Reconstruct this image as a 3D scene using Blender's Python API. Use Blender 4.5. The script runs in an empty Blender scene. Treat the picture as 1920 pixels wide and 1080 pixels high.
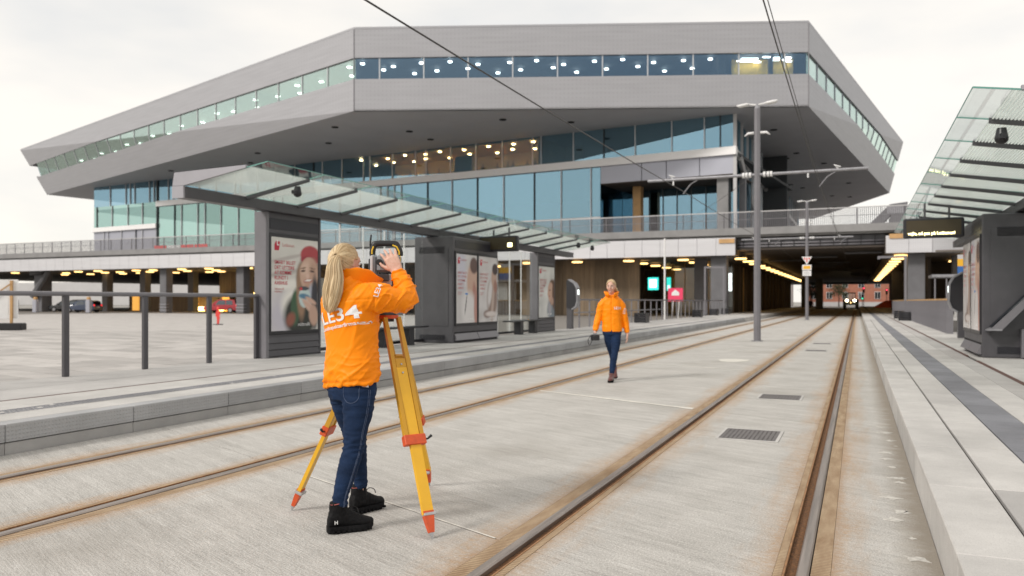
import bpy, bmesh, math, random
from mathutils import Vector, Matrix, noise
from mathutils.bvhtree import BVHTree
R = math.radians
random.seed(7)
SC = bpy.context.scene
COL = SC.collection

# ------------------------------------------------------------------ camera
YAW = R(23.425)
cam_d = bpy.data.cameras.new('camera'); CAM = bpy.data.objects.new('camera', cam_d); COL.objects.link(CAM)
CAM.location = (0, 0, 1.365); CAM.rotation_euler = (R(90), 0, YAW)
cam_d.lens = 28.0; cam_d.sensor_width = 36.0; cam_d.shift_y = 25 / 1920
cam_d.clip_start = 0.05; cam_d.clip_end = 3000
cam_d.dof.use_dof = True; cam_d.dof.focus_distance = 4.9; cam_d.dof.aperture_fstop = 2.6
SC.camera = CAM

# ------------------------------------------------------------------ sky and sun (overcast)
SUN_EL, SUN_AZ = R(34), R(212)      # azimuth measured clockwise from +Y
W = bpy.data.worlds.new('World'); SC.world = W; W.use_nodes = True
nt = W.node_tree; nt.nodes.clear()
def wn(t, **k):
    n = nt.nodes.new(t)
    for a, b in k.items(): setattr(n, a, b)
    return n
sky = wn('ShaderNodeTexSky', sky_type='NISHITA', sun_disc=False, sun_elevation=SUN_EL, sun_rotation=SUN_AZ)
skyb = wn('ShaderNodeVectorMath', operation='SCALE'); skyb.inputs['Scale'].default_value = 0.10
tc = wn('ShaderNodeTexCoord'); mp = wn('ShaderNodeMapping'); mp.inputs['Scale'].default_value = (1.2, 1.2, 3.6)
nz = wn('ShaderNodeTexNoise'); nz.inputs['Scale'].default_value = 1.7; nz.inputs['Detail'].default_value = 5; nz.inputs['Roughness'].default_value = .5
rp = wn('ShaderNodeValToRGB'); rp.color_ramp.elements[0].position = .30; rp.color_ramp.elements[1].position = .53
rp.color_ramp.elements[0].color = (.58, .582, .575, 1); rp.color_ramp.elements[1].color = (.765, .722, .66, 1)
mx = wn('ShaderNodeMix', data_type='RGBA'); mx.inputs['Factor'].default_value = .9
bg = wn('ShaderNodeBackground'); bg.inputs['Strength'].default_value = 1.0; out = wn('ShaderNodeOutputWorld')
L = nt.links.new
L(tc.outputs['Generated'], mp.inputs['Vector']); L(mp.outputs[0], nz.inputs['Vector']); L(nz.outputs['Fac'], rp.inputs[0])
L(sky.outputs[0], skyb.inputs[0]); L(skyb.outputs[0], mx.inputs['A']); L(rp.outputs[0], mx.inputs['B'])
L(mx.outputs['Result'], bg.inputs['Color']); L(bg.outputs[0], out.inputs['Surface'])

sd = bpy.data.lights.new('sun', 'SUN'); sd.energy = 1.5; sd.angle = R(12); sd.color = (1, .94, .87)
SUN = bpy.data.objects.new('sun', sd); COL.objects.link(SUN)
SUN.location = (0, 0, 60)
_d = Vector((math.sin(SUN_AZ) * math.cos(SUN_EL), math.cos(SUN_AZ) * math.cos(SUN_EL), math.sin(SUN_EL)))
SUN.rotation_euler = _d.to_track_quat('Z', 'Y').to_euler()

vs = SC.view_settings; vs.view_transform = 'Standard'; vs.look = 'None'; vs.gamma = 1; vs.use_curve_mapping = False; vs.exposure = 0.55
SC.cycles.use_denoising = True
SC.cycles.max_bounces = 10; SC.cycles.transparent_max_bounces = 24
SC.cycles.caustics_reflective = False; SC.cycles.caustics_refractive = False
SC.cycles.sample_clamp_indirect = 6

# ------------------------------------------------------------------ materials
MATS = {}
def newmat(name):
    m = bpy.data.materials.new(name); m.use_nodes = True; MATS[name] = m
    t = m.node_tree; b = t.nodes['Principled BSDF']
    return m, t, b
def nd(t, typ, ins=None, **k):
    n = t.nodes.new(typ)
    for a, b in k.items(): setattr(n, a, b)
    for a, b in (ins or {}).items():
        if isinstance(b, bpy.types.NodeSocket): t.links.new(b, n.inputs[a])
        else: n.inputs[a].default_value = b
    return n
def c4(c): return (c[0], c[1], c[2], 1)
def mixc(t, fac, a, b, mode='MIX'):
    n = nd(t, 'ShaderNodeMix', data_type='RGBA', blend_type=mode)
    for s, v in (('Factor', fac), ('A', a), ('B', b)):
        if isinstance(v, bpy.types.NodeSocket): t.links.new(v, n.inputs[s])
        else: n.inputs[s].default_value = v if not isinstance(v, tuple) or len(v) == 4 else c4(v)
    return n.outputs['Result']
def math_(t, op, a, b=0.0, c=0.0, clamp=False):
    n = nd(t, 'ShaderNodeMath', operation=op); n.use_clamp = clamp
    for i, v in enumerate((a, b, c)):
        if isinstance(v, bpy.types.NodeSocket): t.links.new(v, n.inputs[i])
        else: n.inputs[i].default_value = v
    return n.outputs[0]
def mrange(t, v, a, b, c=0., d=1.):
    n = nd(t, 'ShaderNodeMapRange', {'Value': v, 'From Min': a, 'From Max': b, 'To Min': c, 'To Max': d}); return n.outputs[0]
def noise_(t, vec, scale, detail=3, rough=.5):
    return nd(t, 'ShaderNodeTexNoise', {'Vector': vec, 'Scale': scale, 'Detail': detail, 'Roughness': rough}).outputs['Fac']
def mapping(t, vec, scale=(1, 1, 1), rot=(0, 0, 0)):
    return nd(t, 'ShaderNodeMapping', {'Vector': vec, 'Scale': scale, 'Rotation': rot}).outputs[0]
def pm(name, col, rough=.5, metal=0., var=0., vs=4., bump=0., bs=60., rnd=0., spec=.5, coat=0., streak=None, sheen=0.):
    """plain procedural surface: colour with soft mottling, fine relief, optional change from piece to piece"""
    m, t, b = newmat(name)
    b.inputs['Roughness'].default_value = rough; b.inputs['Metallic'].default_value = metal
    b.inputs['Specular IOR Level'].default_value = spec; b.inputs['Coat Weight'].default_value = coat
    b.inputs['Sheen Weight'].default_value = sheen
    pos = nd(t, 'ShaderNodeTexCoord').outputs['Object']
    if streak: pos = mapping(t, pos, streak)
    col_s = None
    if var:
        n1 = noise_(t, pos, vs, 5, .6)
        f = mrange(t, n1, .3, .7)
        col_s = mixc(t, f, tuple(x * (1 - var) for x in col), tuple(min(1, x * (1 + var)) for x in col))
        t.links.new(mrange(t, n1, .2, .8, rough * .85, min(1, rough * 1.15)), b.inputs['Roughness'])
    if rnd:
        r = nd(t, 'ShaderNodeObjectInfo').outputs['Random']
        f = mrange(t, r, 0, 1, 1 - rnd, 1 + rnd)
        base = col_s if col_s is not None else c4(col)
        vm = nd(t, 'ShaderNodeVectorMath', operation='SCALE')
        if col_s is not None: t.links.new(col_s, vm.inputs[0])
        else: vm.inputs[0].default_value = col
        t.links.new(f, vm.inputs['Scale']); col_s = vm.outputs[0]
    if col_s is not None: t.links.new(col_s, b.inputs['Base Color'])
    else: b.inputs['Base Color'].default_value = c4(col)
    if bump:
        h = noise_(t, pos, bs, 4, .6)
        bn = nd(t, 'ShaderNodeBump', {'Height': h, 'Strength': bump, 'Distance': .01}); t.links.new(bn.outputs[0], b.inputs['Normal'])
    return m
def emit(name, col, s):
    m, t, b = newmat(name)
    b.inputs['Base Color'].default_value = c4(col); b.inputs['Emission Color'].default_value = c4(col); b.inputs['Emission Strength'].default_value = s
    return m
def glass(name, refl=(.5, .6, .65), trans=(.5, .6, .6), lo=.1, hi=.9, rough=.0, wave=0., rnd=0.):
    """coated sheet glass: part mirror (by angle), part see-through tint"""
    m, t, b = newmat(name); t.nodes.remove(b); o = t.nodes['Material Output']
    g = nd(t, 'ShaderNodeBsdfGlossy', {'Color': c4(refl), 'Roughness': rough})
    if wave:
        h = noise_(t, nd(t, 'ShaderNodeNewGeometry').outputs['Position'], .35, 1)
        bn = nd(t, 'ShaderNodeBump', {'Height': h, 'Strength': wave, 'Distance': .1}); t.links.new(bn.outputs[0], g.inputs['Normal'])
    if rnd:      # random mirror tint per pane, painted in place of uneven reflections
        vm = nd(t, 'ShaderNodeVectorMath', operation='SCALE'); vm.inputs[0].default_value = refl
        t.links.new(mrange(t, nd(t, 'ShaderNodeObjectInfo').outputs['Random'], 0, 1, 1 - rnd, 1 + rnd), vm.inputs['Scale']); t.links.new(vm.outputs[0], g.inputs['Color'])
    tr = nd(t, 'ShaderNodeBsdfTransparent', {'Color': c4(trans)})
    lw = nd(t, 'ShaderNodeLayerWeight', {'Blend': .5})
    f = mrange(t, math_(t, 'POWER', lw.outputs['Facing'], 3.5), 0, 1, lo, hi)
    ms = nd(t, 'ShaderNodeMixShader', {0: f, 1: tr.outputs[0], 2: g.outputs[0]})
    t.links.new(ms.outputs[0], o.inputs[0]); return m

def ordinal(i): return (['first', 'second', 'third', 'fourth', 'fifth', 'sixth', 'seventh', 'eighth', 'ninth', 'tenth', 'eleventh', 'twelfth', 'thirteenth', 'fourteenth', 'fifteenth', 'sixteenth', 'seventeenth', 'eighteenth', 'nineteenth', 'twentieth'] + ['twenty-' + w for w in ('first', 'second', 'third', 'fourth', 'fifth', 'sixth', 'seventh', 'eighth', 'ninth')] + ['thirtieth'])[i]
# ------------------------------------------------------------------ objects
ORG = {}
def thing(name, label, cat, loc=(0, 0, 0), rz=0., group=None, kind=None):
    o = bpy.data.objects.new(name, None); COL.objects.link(o); o.location = loc; o.rotation_euler = (0, 0, rz)
    o.empty_display_size = .2; ORG[o.name] = Vector(loc)
    return tag(o, label, cat, group, kind)
def tag(o, label=None, cat=None, group=None, kind=None):
    if label: o['label'] = label
    if cat: o['category'] = cat
    if group: o['group'] = group
    if kind: o['kind'] = kind
    return o
def link(name, me, mat=None, parent=None, loc=(0, 0, 0)):
    o = bpy.data.objects.new(name, me); COL.objects.link(o); o.location = loc
    if mat is not None and len(me.materials) == 0: me.materials.append(MATS[mat] if isinstance(mat, str) else mat)
    if parent is not None: o.parent = parent; ORG[o.name] = ORG.get(parent.name, Vector())
    return o
def copy_tree(o, parent=None):
    c = o.copy(); COL.objects.link(c); c.parent = parent
    for ch in [x for x in o.children]: copy_tree(ch, c)
    return c
class MB:
    def __init__(s): s.v = []; s.f = []
    def add(s, vs, fs):
        k = len(s.v); s.v += [tuple(p) for p in vs]; s.f += [tuple(i + k for i in f) for f in fs]; return s
    def box(s, x0, x1, y0, y1, z0, z1, M=None):
        vs = [Vector((x, y, z)) for z in (z0, z1) for y in (y0, y1) for x in (x0, x1)]
        if M is not None: vs = [M @ p for p in vs]
        return s.add(vs, [(0, 2, 3, 1), (4, 5, 7, 6), (0, 1, 5, 4), (2, 6, 7, 3), (0, 4, 6, 2), (1, 3, 7, 5)])
    def bev(s, x0, x1, y0, y1, z0, z1, b=.01, M=None):
        """box with chamfered vertical and top edges (three stacked rings)"""
        def ring(i, z): return [(x0 + i + b, y0 + i, z), (x1 - i - b, y0 + i, z), (x1 - i, y0 + i + b, z), (x1 - i, y1 - i - b, z), (x1 - i - b, y1 - i, z), (x0 + i + b, y1 - i, z), (x0 + i, y1 - i - b, z), (x0 + i, y0 + i + b, z)]
        return s.loft([ring(b, z0), ring(0, z0 + b), ring(0, z1 - b), ring(b, z1)], M=M)
    def loft(s, rings, cap=True, M=None, closed=True):
        n = len(rings[0]); vs = [Vector(p) for r in rings for p in r]
        if M is not None: vs = [M @ p for p in vs]
        fs = []
        for i in range(len(rings) - 1):
            for j in range(n if closed else n - 1):
                a, b = i * n + j, i * n + (j + 1) % n
                fs.append((a, b, b + n, a + n))
        if cap: fs.append(tuple(range(n - 1, -1, -1))); fs.append(tuple((len(rings) - 1) * n + j for j in range(n)))
        return s.add(vs, fs)
    def cyl(s, p0, p1, r0, r1=None, n=10, cap=True):
        return s.tube([p0, p1], [r0, r0 if r1 is None else r1], n, cap)
    def tube(s, pts, rad, n=8, cap=True, flat=None):
        pts = [Vector(p) for p in pts]
        if not isinstance(rad, (list, tuple)): rad = [rad] * len(pts)
        rings = []; u = None
        for i, p in enumerate(pts):
            d = (pts[min(i + 1, len(pts) - 1)] - pts[max(i - 1, 0)]).normalized()
            if u is None:
                u = d.orthogonal() if flat is None else Vector(flat)
            u = (u - d * u.dot(d)).normalized(); w = d.cross(u)
            r = rad[i]; ra, rb = r if isinstance(r, (list, tuple)) else (r, r)
            rings.append([p + u * (ra * math.cos(a)) + w * (rb * math.sin(a)) for a in [2 * math.pi * j / n for j in range(n)]])
        return s.loft(rings, cap)
    def prism(s, poly, z0, z1, M=None):
        return s.loft([[(x, y, z0) for x, y in poly], [(x, y, z1) for x, y in poly]], M=M)
    def ext(s, poly, d):
        """3-D polygon pushed out along the vector d"""
        d = Vector(d); return s.loft([[Vector(p) for p in poly], [Vector(p) + d for p in poly]])
    def sph(s, c, r, n=12, m=8, M=None):
        if not isinstance(r, (list, tuple)): r = (r, r, r)
        c = Vector(c); rings = []
        for i in range(1, m):
            a = math.pi * i / m - math.pi / 2
            rings.append([Vector((c[0] + r[0] * math.cos(a) * math.cos(2 * math.pi * j / n), c[1] + r[1] * math.cos(a) * math.sin(2 * math.pi * j / n), c[2] + r[2] * math.sin(a))) for j in range(n)])
        k0 = len(s.v); s.loft(rings, cap=False, M=M)
        b, tpt = Vector((c[0], c[1], c[2] - r[2])), Vector((c[0], c[1], c[2] + r[2]))
        if M is not None: b, tpt = M @ b, M @ tpt
        kb = len(s.v); s.v += [tuple(b), tuple(tpt)]; last = k0 + (m - 2) * n
        for j in range(n):
            s.f.append((kb, k0 + (j + 1) % n, k0 + j)); s.f.append((kb + 1, last + j, last + (j + 1) % n))
        return s
    def mesh(s, name, org=None):
        me = bpy.data.meshes.new(name)
        o = org or Vector()
        me.from_pydata([(x - o[0], y - o[1], z - o[2]) for x, y, z in s.v], [], s.f); me.update(); return me
    def build(s, name, mat, parent=None, smooth=False, world=False, angle=None):
        org = ORG.get(parent.name, Vector()) if (world and parent is not None) else Vector()
        me = s.mesh(name, org)
        bm = bmesh.new(); bm.from_mesh(me); bmesh.ops.recalc_face_normals(bm, faces=bm.faces); bm.to_mesh(me); bm.free()
        if smooth:
            me.shade_smooth()
            if angle: me.set_sharp_from_angle(angle=R(angle))
        return link(name, me, mat, parent)
def solo(mb, name, mat, label, cat, group=None, kind=None, base=None, smooth=False, angle=None):
    """a thing that is one mesh, origin at its base"""
    b = Vector(base) if base is not None else Vector()
    me = mb.mesh(name, b)
    bm = bmesh.new(); bm.from_mesh(me); bmesh.ops.recalc_face_normals(bm, faces=bm.faces); bm.to_mesh(me); bm.free()
    if smooth:
        me.shade_smooth()
        if angle: me.set_sharp_from_angle(angle=R(angle))
    o = link(name, me, mat, None, b); ORG[o.name] = b
    return tag(o, label, cat, group, kind)
TXT = {}
def text_mesh(s, bold):
    """letters of unit size as a flat mesh; made once, early, while the scene is still small"""
    if (s, bold) not in TXT:
        cu = bpy.data.curves.new('lettering', 'FONT'); cu.body = s; cu.size = 1; cu.offset = bold; cu.resolution_u = 3
        o = bpy.data.objects.new('lettering', cu); COL.objects.link(o)
        dg = bpy.context.evaluated_depsgraph_get(); TXT[(s, bold)] = bpy.data.meshes.new_from_object(o.evaluated_get(dg))
        bpy.data.objects.remove(o); bpy.data.curves.remove(cu)
    return TXT[(s, bold)].copy()
for _s, _b in (('L', .04), ('Letbanen', 0), ('SMART BILLET', .01), ('DET LETTERE', .01), ('AT KOMME', .01), ('RUNDT I', .01), ('AARHUS', .01), ('letbanen.dk', 0), ('rejsekort', 0), ('midttrafik', 0),
               ('vejle, ad pas på Letbanen!', .03), ('LE34', .015), ('Landinspektørfirmaet', .02), ('H', .03)): text_mesh(_s, _b)
def lettering(s, size, M, mat, parent, name='lettering', bold=0.):
    me = text_mesh(s, bold); me.transform(M @ Matrix.Scale(size, 4)); me.materials.clear()
    return link(name, me, mat, parent)
def frame(origin, x, y):
    """matrix whose columns are x (reading direction), y (up the letters) and their cross product"""
    x = Vector(x).normalized(); y = Vector(y).normalized(); z = x.cross(y)
    M = Matrix((x, y, z)).transposed().to_4x4(); M.translation = Vector(origin); return M
# ------------------------------------------------------------------ surface materials
pm('dark_metal', (.064, .062, .07), .42, .0, .12, 3, .04, 300, spec=.6)
pm('dark_metal_light', (.17, .165, .18), .4, .0, .08, 3)
pm('grille', (.02, .02, .028), .4)
pm('galvanised', (.30, .30, .32), .4, .5, .15, 6)
pm('white_paint', (.72, .72, .72), .4, 0, .05)
pm('black_plastic', (.012, .012, .014), .4)
pm('black_metal', (.018, .018, .022), .35)
pm('steel', (.33, .29, .265), .38, .75, .3, 3, .2, 40, streak=(14, .5, 8))
pm('rust', (.3, .16, .075), .9, 0, .35, 12, .6, 60)
pm('dirt', (.16, .075, .03), .95, 0, .6, 45, 1., 110)
pm('corten', (.1, .05, .04), .8, 0, .25, 8, .2, 80)
pm('fascia', (.47, .465, .47), .5, .15, .04, .6)
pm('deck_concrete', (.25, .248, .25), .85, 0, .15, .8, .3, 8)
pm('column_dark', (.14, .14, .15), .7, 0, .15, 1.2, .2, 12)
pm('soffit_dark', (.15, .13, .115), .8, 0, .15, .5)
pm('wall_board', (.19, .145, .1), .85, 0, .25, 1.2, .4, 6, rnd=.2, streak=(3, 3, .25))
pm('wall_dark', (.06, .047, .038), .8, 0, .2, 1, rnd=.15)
pm('interior_dark', (.05, .055, .06), .8)
pm('interior_warm', (.72, .48, .2), .8, 0, .2, .4)
pm('black_void', (.008, .008, .009), .9)
pm('white_band', (.85, .84, .84), .45, 0, .03, .5)
pm('mullion', (.55, .56, .58), .4, .3)
pm('mullion_dark', (.03, .035, .04), .4)
pm('panel_lilac', (.38, .39, .45), .35, .2, .04, .3)
pm('brick_red', (.36, .15, .1), .85, 0, .2, 1.5)
pm('orange_wood', (.5, .3, .13), .6, 0, .12, 2)
pm('tripod_orange', (.62, .085, .02), .45, 0, .15, 20)
emit('lamp_warm', (1, .60, .21), 2.6)
emit('lamp_white', (1, .97, .9), 9)
emit('lamp_hall', (1, .72, .34), 40)
pm('interior_yellow', (.85, .52, .08), .7, 0, .1, 1)
pm('plate_grey', (.33, .325, .355), .45, 0, .05, 2)
emit('lamp_floor', (1, .66, .2), 9)
emit('lit_door', (1, .5, .1), .55)
emit('led_yellow', (1, .9, .45), 2.6)
emit('screen_teal', (.05, .75, .62), 1.1)
emit('screen_white', (.9, 1, .97), 1.3)
emit('head_light', (1, .86, .55), 14)
emit('red_signal', (1, .06, .12), 2.2)
emit('green_signal', (.05, .9, .5), 1.6)
emit('blue_light', (.05, .15, 1), 1.2)
emit('cyan_light', (.05, .7, 1), 1.2)
glass('facade_glass', (.34, .555, .69), (.80, .87, .9), lo=.5, hi=.98, wave=.02, rnd=.16)
glass('hall_glass_green', (.44, .64, .62), (.8, .9, .88), lo=.5, hi=.98, wave=.02, rnd=.12)
glass('strip_glass', (.34, .50, .68), (.74, .82, .86), lo=.2, hi=1.0, wave=.012)
glass('wing_glass', (.72, .86, .82), (.8, .9, .87), lo=.5, hi=1.0, wave=.012, rnd=.08)  # same glass as the front strip, its brighter grazing reflection painted into the tint
glass('shelter_glass', (.85, .9, .9), (.965, .985, .98), lo=.05, hi=.6)
glass('clear_pane', (.9, .9, .9), (.85, .9, .9), lo=.05, hi=.7)
glass('car_glass', (.5, .55, .6), (.12, .14, .16), lo=.25, hi=.9)

def perforated(name, col, sx, dark=.72, rough=.45):
    """sheet metal cladding: fine rows of holes and faint panel seams"""
    m, t, b = newmat(name)
    pos = nd(t, 'ShaderNodeNewGeometry').outputs['Position']
    sp = nd(t, 'ShaderNodeSeparateXYZ', {0: pos})
    hx = math_(t, 'ADD', sp.outputs[0], math_(t, 'MULTIPLY', sp.outputs[1], .37))
    wx = math_(t, 'FRACT', math_(t, 'MULTIPLY', hx, 1 / sx)); wz = math_(t, 'FRACT', math_(t, 'MULTIPLY', sp.outputs[2], 1 / sx))
    hole = math_(t, 'MULTIPLY', math_(t, 'LESS_THAN', wx, .35), math_(t, 'LESS_THAN', wz, .45))
    n1 = mrange(t, noise_(t, mapping(t, pos, (.25, .25, 2.5)), 1.1, 4), .3, .7, .95, 1.04)
    base = nd(t, 'ShaderNodeVectorMath', operation='SCALE'); base.inputs[0].default_value = col; t.links.new(n1, base.inputs['Scale'])
    t.links.new(mixc(t, math_(t, 'MULTIPLY', hole, 1 - dark), base.outputs[0], (.03, .03, .035)), b.inputs['Base Color'])
    b.inputs['Roughness'].default_value = rough; b.inputs['Metallic'].default_value = .25
perforated('cladding', (.365, .366, .388), .42, .92)
perforated('fascia_perf', (.60, .60, .625), .16, .85)
perforated('soffit', (.47, .468, .482), 1.2, .93, .6)

def track_concrete():
    m, t, b = newmat('track_concrete')
    pos = nd(t, 'ShaderNodeNewGeometry').outputs['Position']
    sp = nd(t, 'ShaderNodeSeparateXYZ', {0: pos}); X, Y = sp.outputs[0], sp.outputs[1]
    skew = mapping(t, pos, (1, 1, 1), (0, 0, R(24.2)))
    broom = noise_(t, mapping(t, skew, (5, 95, 1)), 1, 4, .7)
    broom2 = noise_(t, mapping(t, skew, (.35, 9, 1)), 1, 4, .6)
    speck = noise_(t, pos, 150, 2, .6); mott = noise_(t, pos, 1.6, 5, .6)
    pits = noise_(t, pos, 60, 3, .7)
    f = math_(t, 'ADD', math_(t, 'MULTIPLY', broom, .55), math_(t, 'ADD', math_(t, 'MULTIPLY', broom2, .45), math_(t, 'MULTIPLY', mott, .45)))
    f = mrange(t, f, .45, 1.0)
    col = mixc(t, f, (.32, .308, .288), (.64, .628, .60))
    wl = noise_(t, mapping(t, skew, (3.2, 46, 1)), 1, 4, .7)
    col = mixc(t, mrange(t, wl, .56, .72, 0, .55), col, (.74, .73, .705))
    col = mixc(t, mrange(t, wl, .44, .28, 0, .6), col, (.25, .24, .225))
    grain = noise_(t, pos, 85, 3, .75)
    col = mixc(t, mrange(t, grain, .53, .66, 0, .6), col, (.24, .225, .205))
    col = mixc(t, mrange(t, grain, .46, .34, 0, .8), col, (.72, .705, .675))
    col = mixc(t, mrange(t, speck, .55, .7, 0, .5), col, (.2, .185, .17))
    col = mixc(t, mrange(t, pits, .68, .74, 0, .8), col, (.09, .085, .08))
    crk = noise_(t, mapping(t, skew, (.5, 5.5, 1)), 1, 6, .75)
    col = mixc(t, mrange(t, math_(t, 'ABSOLUTE', math_(t, 'SUBTRACT', crk, .5)), .006, .0, 0, .45), col, (.17, .16, .15))
    blot = noise_(t, pos, .55, 4, .55)
    col = mixc(t, mrange(t, blot, .54, .70, 0, .45), col, (.3, .28, .25))
    # rust washed out from the four rails
    rn = noise_(t, mapping(t, pos, (5, .9, 1)), 1, 5, .65)
    best = None
    for xc in (-.25, -1.75, -4.59, -6.07):
        d = math_(t, 'ABSOLUTE', math_(t, 'SUBTRACT', X, xc))
        best = d if best is None else math_(t, 'MINIMUM', best, d)
    st = mrange(t, math_(t, 'SUBTRACT', best, math_(t, 'MULTIPLY', rn, .62)), .06, -.24)
    brk = mrange(t, noise_(t, pos, 26, 4, .7), .35, .65, .35, 1.0)
    col = mixc(t, math_(t, 'MULTIPLY', math_(t, 'MULTIPLY', st, .85), brk), col, (.42, .255, .125))
    col = mixc(t, math_(t, 'MULTIPLY', mrange(t, best, .19, .13), .45), col, (.33, .21, .12))
    # cement smears along the foot of the near kerb
    kn = noise_(t, mapping(t, pos, (4, 7, 1)), 1, 3, .5)
    ks = math_(t, 'MULTIPLY', mrange(t, math_(t, 'ABSOLUTE', math_(t, 'SUBTRACT', X, .24)), .17, .02), mrange(t, kn, .56, .6))
    col = mixc(t, math_(t, 'MULTIPLY', ks, .35), col, (.66, .65, .62))
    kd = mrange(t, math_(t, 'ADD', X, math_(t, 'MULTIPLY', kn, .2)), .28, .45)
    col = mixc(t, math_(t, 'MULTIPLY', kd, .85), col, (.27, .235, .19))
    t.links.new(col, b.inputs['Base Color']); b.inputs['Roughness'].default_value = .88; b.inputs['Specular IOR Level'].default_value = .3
    h = math_(t, 'ADD', math_(t, 'MULTIPLY', broom, 1.2), math_(t, 'ADD', math_(t, 'MULTIPLY', speck, .5), pits))
    bn = nd(t, 'ShaderNodeBump', {'Height': h, 'Strength': .8, 'Distance': .007}); t.links.new(bn.outputs[0], b.inputs['Normal'])
track_concrete()

def rubber_ribs():
    m, t, b = newmat('rail_rubber')
    pos = nd(t, 'ShaderNodeNewGeometry').outputs['Position']; sp = nd(t, 'ShaderNodeSeparateXYZ', {0: pos})
    w = math_(t, 'FRACT', math_(t, 'MULTIPLY', sp.outputs[1], 38))
    rib = mrange(t, math_(t, 'ABSOLUTE', math_(t, 'SUBTRACT', w, .5)), .12, .3)
    n1 = noise_(t, mapping(t, pos, (14, 3, 1)), 1, 5, .6)
    col = mixc(t, mrange(t, n1, .3, .7), (.3, .2, .115), (.52, .40, .265))
    col = mixc(t, math_(t, 'MULTIPLY', rib, .5), col, (.17, .1, .055))
    t.links.new(col, b.inputs['Base Color']); b.inputs['Roughness'].default_value = .9
    bn = nd(t, 'ShaderNodeBump', {'Height': math_(t, 'ADD', math_(t, 'MULTIPLY', rib, -1), n1), 'Strength': .6, 'Distance': .008}); t.links.new(bn.outputs[0], b.inputs['Normal'])
rubber_ribs()

def paving(name, col, var, rnd, bump=.25, bs=90, speck=.25, dots=0.):
    m, t, b = newmat(name)
    pos = nd(t, 'ShaderNodeNewGeometry').outputs['Position']
    n1 = noise_(t, pos, 1.3, 6, .65); n2 = noise_(t, pos, 220, 2, .6)
    col_s = mixc(t, mrange(t, n1, .3, .7), tuple(x * (1 - var) for x in col), tuple(x * (1 + var) for x in col))
    col_s = mixc(t, mrange(t, n2, .5, .75, 0, speck), col_s, tuple(x * .5 for x in col))
    r = nd(t, 'ShaderNodeObjectInfo').outputs['Random']
    vm = nd(t, 'ShaderNodeVectorMath', operation='SCALE'); t.links.new(col_s, vm.inputs[0]); t.links.new(mrange(t, r, 0, 1, 1 - rnd, 1 + rnd), vm.inputs['Scale'])
    t.links.new(vm.outputs[0], b.inputs['Base Color']); b.inputs['Roughness'].default_value = .8; b.inputs['Specular IOR Level'].default_value = .35
    h = noise_(t, pos, bs, 4, .6)
    if dots:
        v = nd(t, 'ShaderNodeTexVoronoi', {'Vector': mapping(t, pos, (1, 1, 1)), 'Scale': dots, 'Randomness': 0.}).outputs['Distance']
        h = math_(t, 'ADD', h, math_(t, 'MULTIPLY', mrange(t, v, .15, .4), -1.5))
    bn = nd(t, 'ShaderNodeBump', {'Height': h, 'Strength': bump, 'Distance': .006}); t.links.new(bn.outputs[0], b.inputs['Normal'])
paving('slab_light', (.475, .465, .45), .17, .09, .4, 90, .5)
paving('slab_mid', (.42, .41, .40), .14, .09, .35, 90, .4)
paving('tactile', (.19, .195, .215), .22, .1, 1., 45)
paving('kerb_face', (.36, .365, .375), .14, .08, .7, 60, .3, 28)
paving('kerb_low', (.34, .335, .33), .18, .08)
paving('paver_pale', (.43, .412, .397), .14, .17, .2, 30)
pm('grate_iron', (.155, .145, .145), .6, .3, .25, 20, .3, 60)
pm('joint_dark', (.06, .055, .05), .95)
pm('joint_sand', (.2, .185, .17), .95, 0, .2, 20)
pm('smear', (.53, .515, .48), .9, 0, .25, 30, .4, 120)
pm('grout', (.62, .6, .55), .9, 0, .15, 12)
pm('earth', (.28, .27, .25), .95, 0, .2, .5)

# ------------------------------------------------------------------ ground, track bed, rails
ZP = .275
o = MB().add([(-900, -60, -.1), (700, -60, -.1), (700, 1500, -.1), (-900, 1500, -.1)], [(0, 1, 2, 3)]).build('ground', 'earth')
tag(o, 'bare grey ground sheet reaching to the horizon', 'ground', kind='structure')

RAILS = [-.25, -1.75, -4.59, -6.07]; INN = {-.25: -1, -1.75: 1, -4.59: -1, -6.07: 1}
bed = MB().box(-6.93, .41, -8, 190, -.08, -.03).build('track_bed', 'joint_sand')
tag(bed, 'pale brushed concrete bed of the two tram tracks', 'track bed', kind='structure')
STR = [(-6.918, -6.2), (-5.93, -4.73), (-4.46, -1.88), (-1.61, -.39), (-.12, .398)]
def jl(k, x): return 4.43 + 6.02 * k - .45 * (x + 2.5)
for x0, x1 in STR:
    for k in range(-2, 12):
        g = .006
        q = [(x0, jl(k, x0) + g), (x1, jl(k, x1) + g), (x1, jl(k + 1, x1) - g), (x0, jl(k + 1, x0) - g)]
        MB().prism(q, -.06, 0).build('slab', 'track_concrete', bed)
    MB().prism([(x0, jl(12, x0) + .006), (x1, jl(12, x1) + .006), (x1, 190), (x0, 190)], -.06, 0).build('slab', 'track_concrete', bed)
x0, x1 = STR[2]
for k, w in ((0, .014), (1, .085), (2, .07), (3, .08), (4, .07), (5, .08)):
    jm = MB(); xa = x0 + (.5 if k == 0 else .02); n = 26
    top, bot = [], []
    for i in range(n):
        x = xa + (x1 - .03 - xa) * i / (n - 1); ww = w * (.35 + .65 * abs(noise.noise((x * 2.3, k * 7.1, 0)))+.12)
        top.append((x, jl(k, x) + ww, .004)); bot.append((x, jl(k, x) - ww, .004))
    jm.add(top + bot, [(i, i + n, i + n + 1, i + 1) for i in range(n - 1)]); jm.build('sealant', 'grout', bed)
RN = {-.25: 'rightmost rail, beside the near platform kerb', -1.75: 'left rail of the nearer track, beside the drain grates',
      -4.59: 'right rail of the far track, passing behind the surveyor', -6.07: 'leftmost rail, closest to the far platform kerb'}
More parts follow.
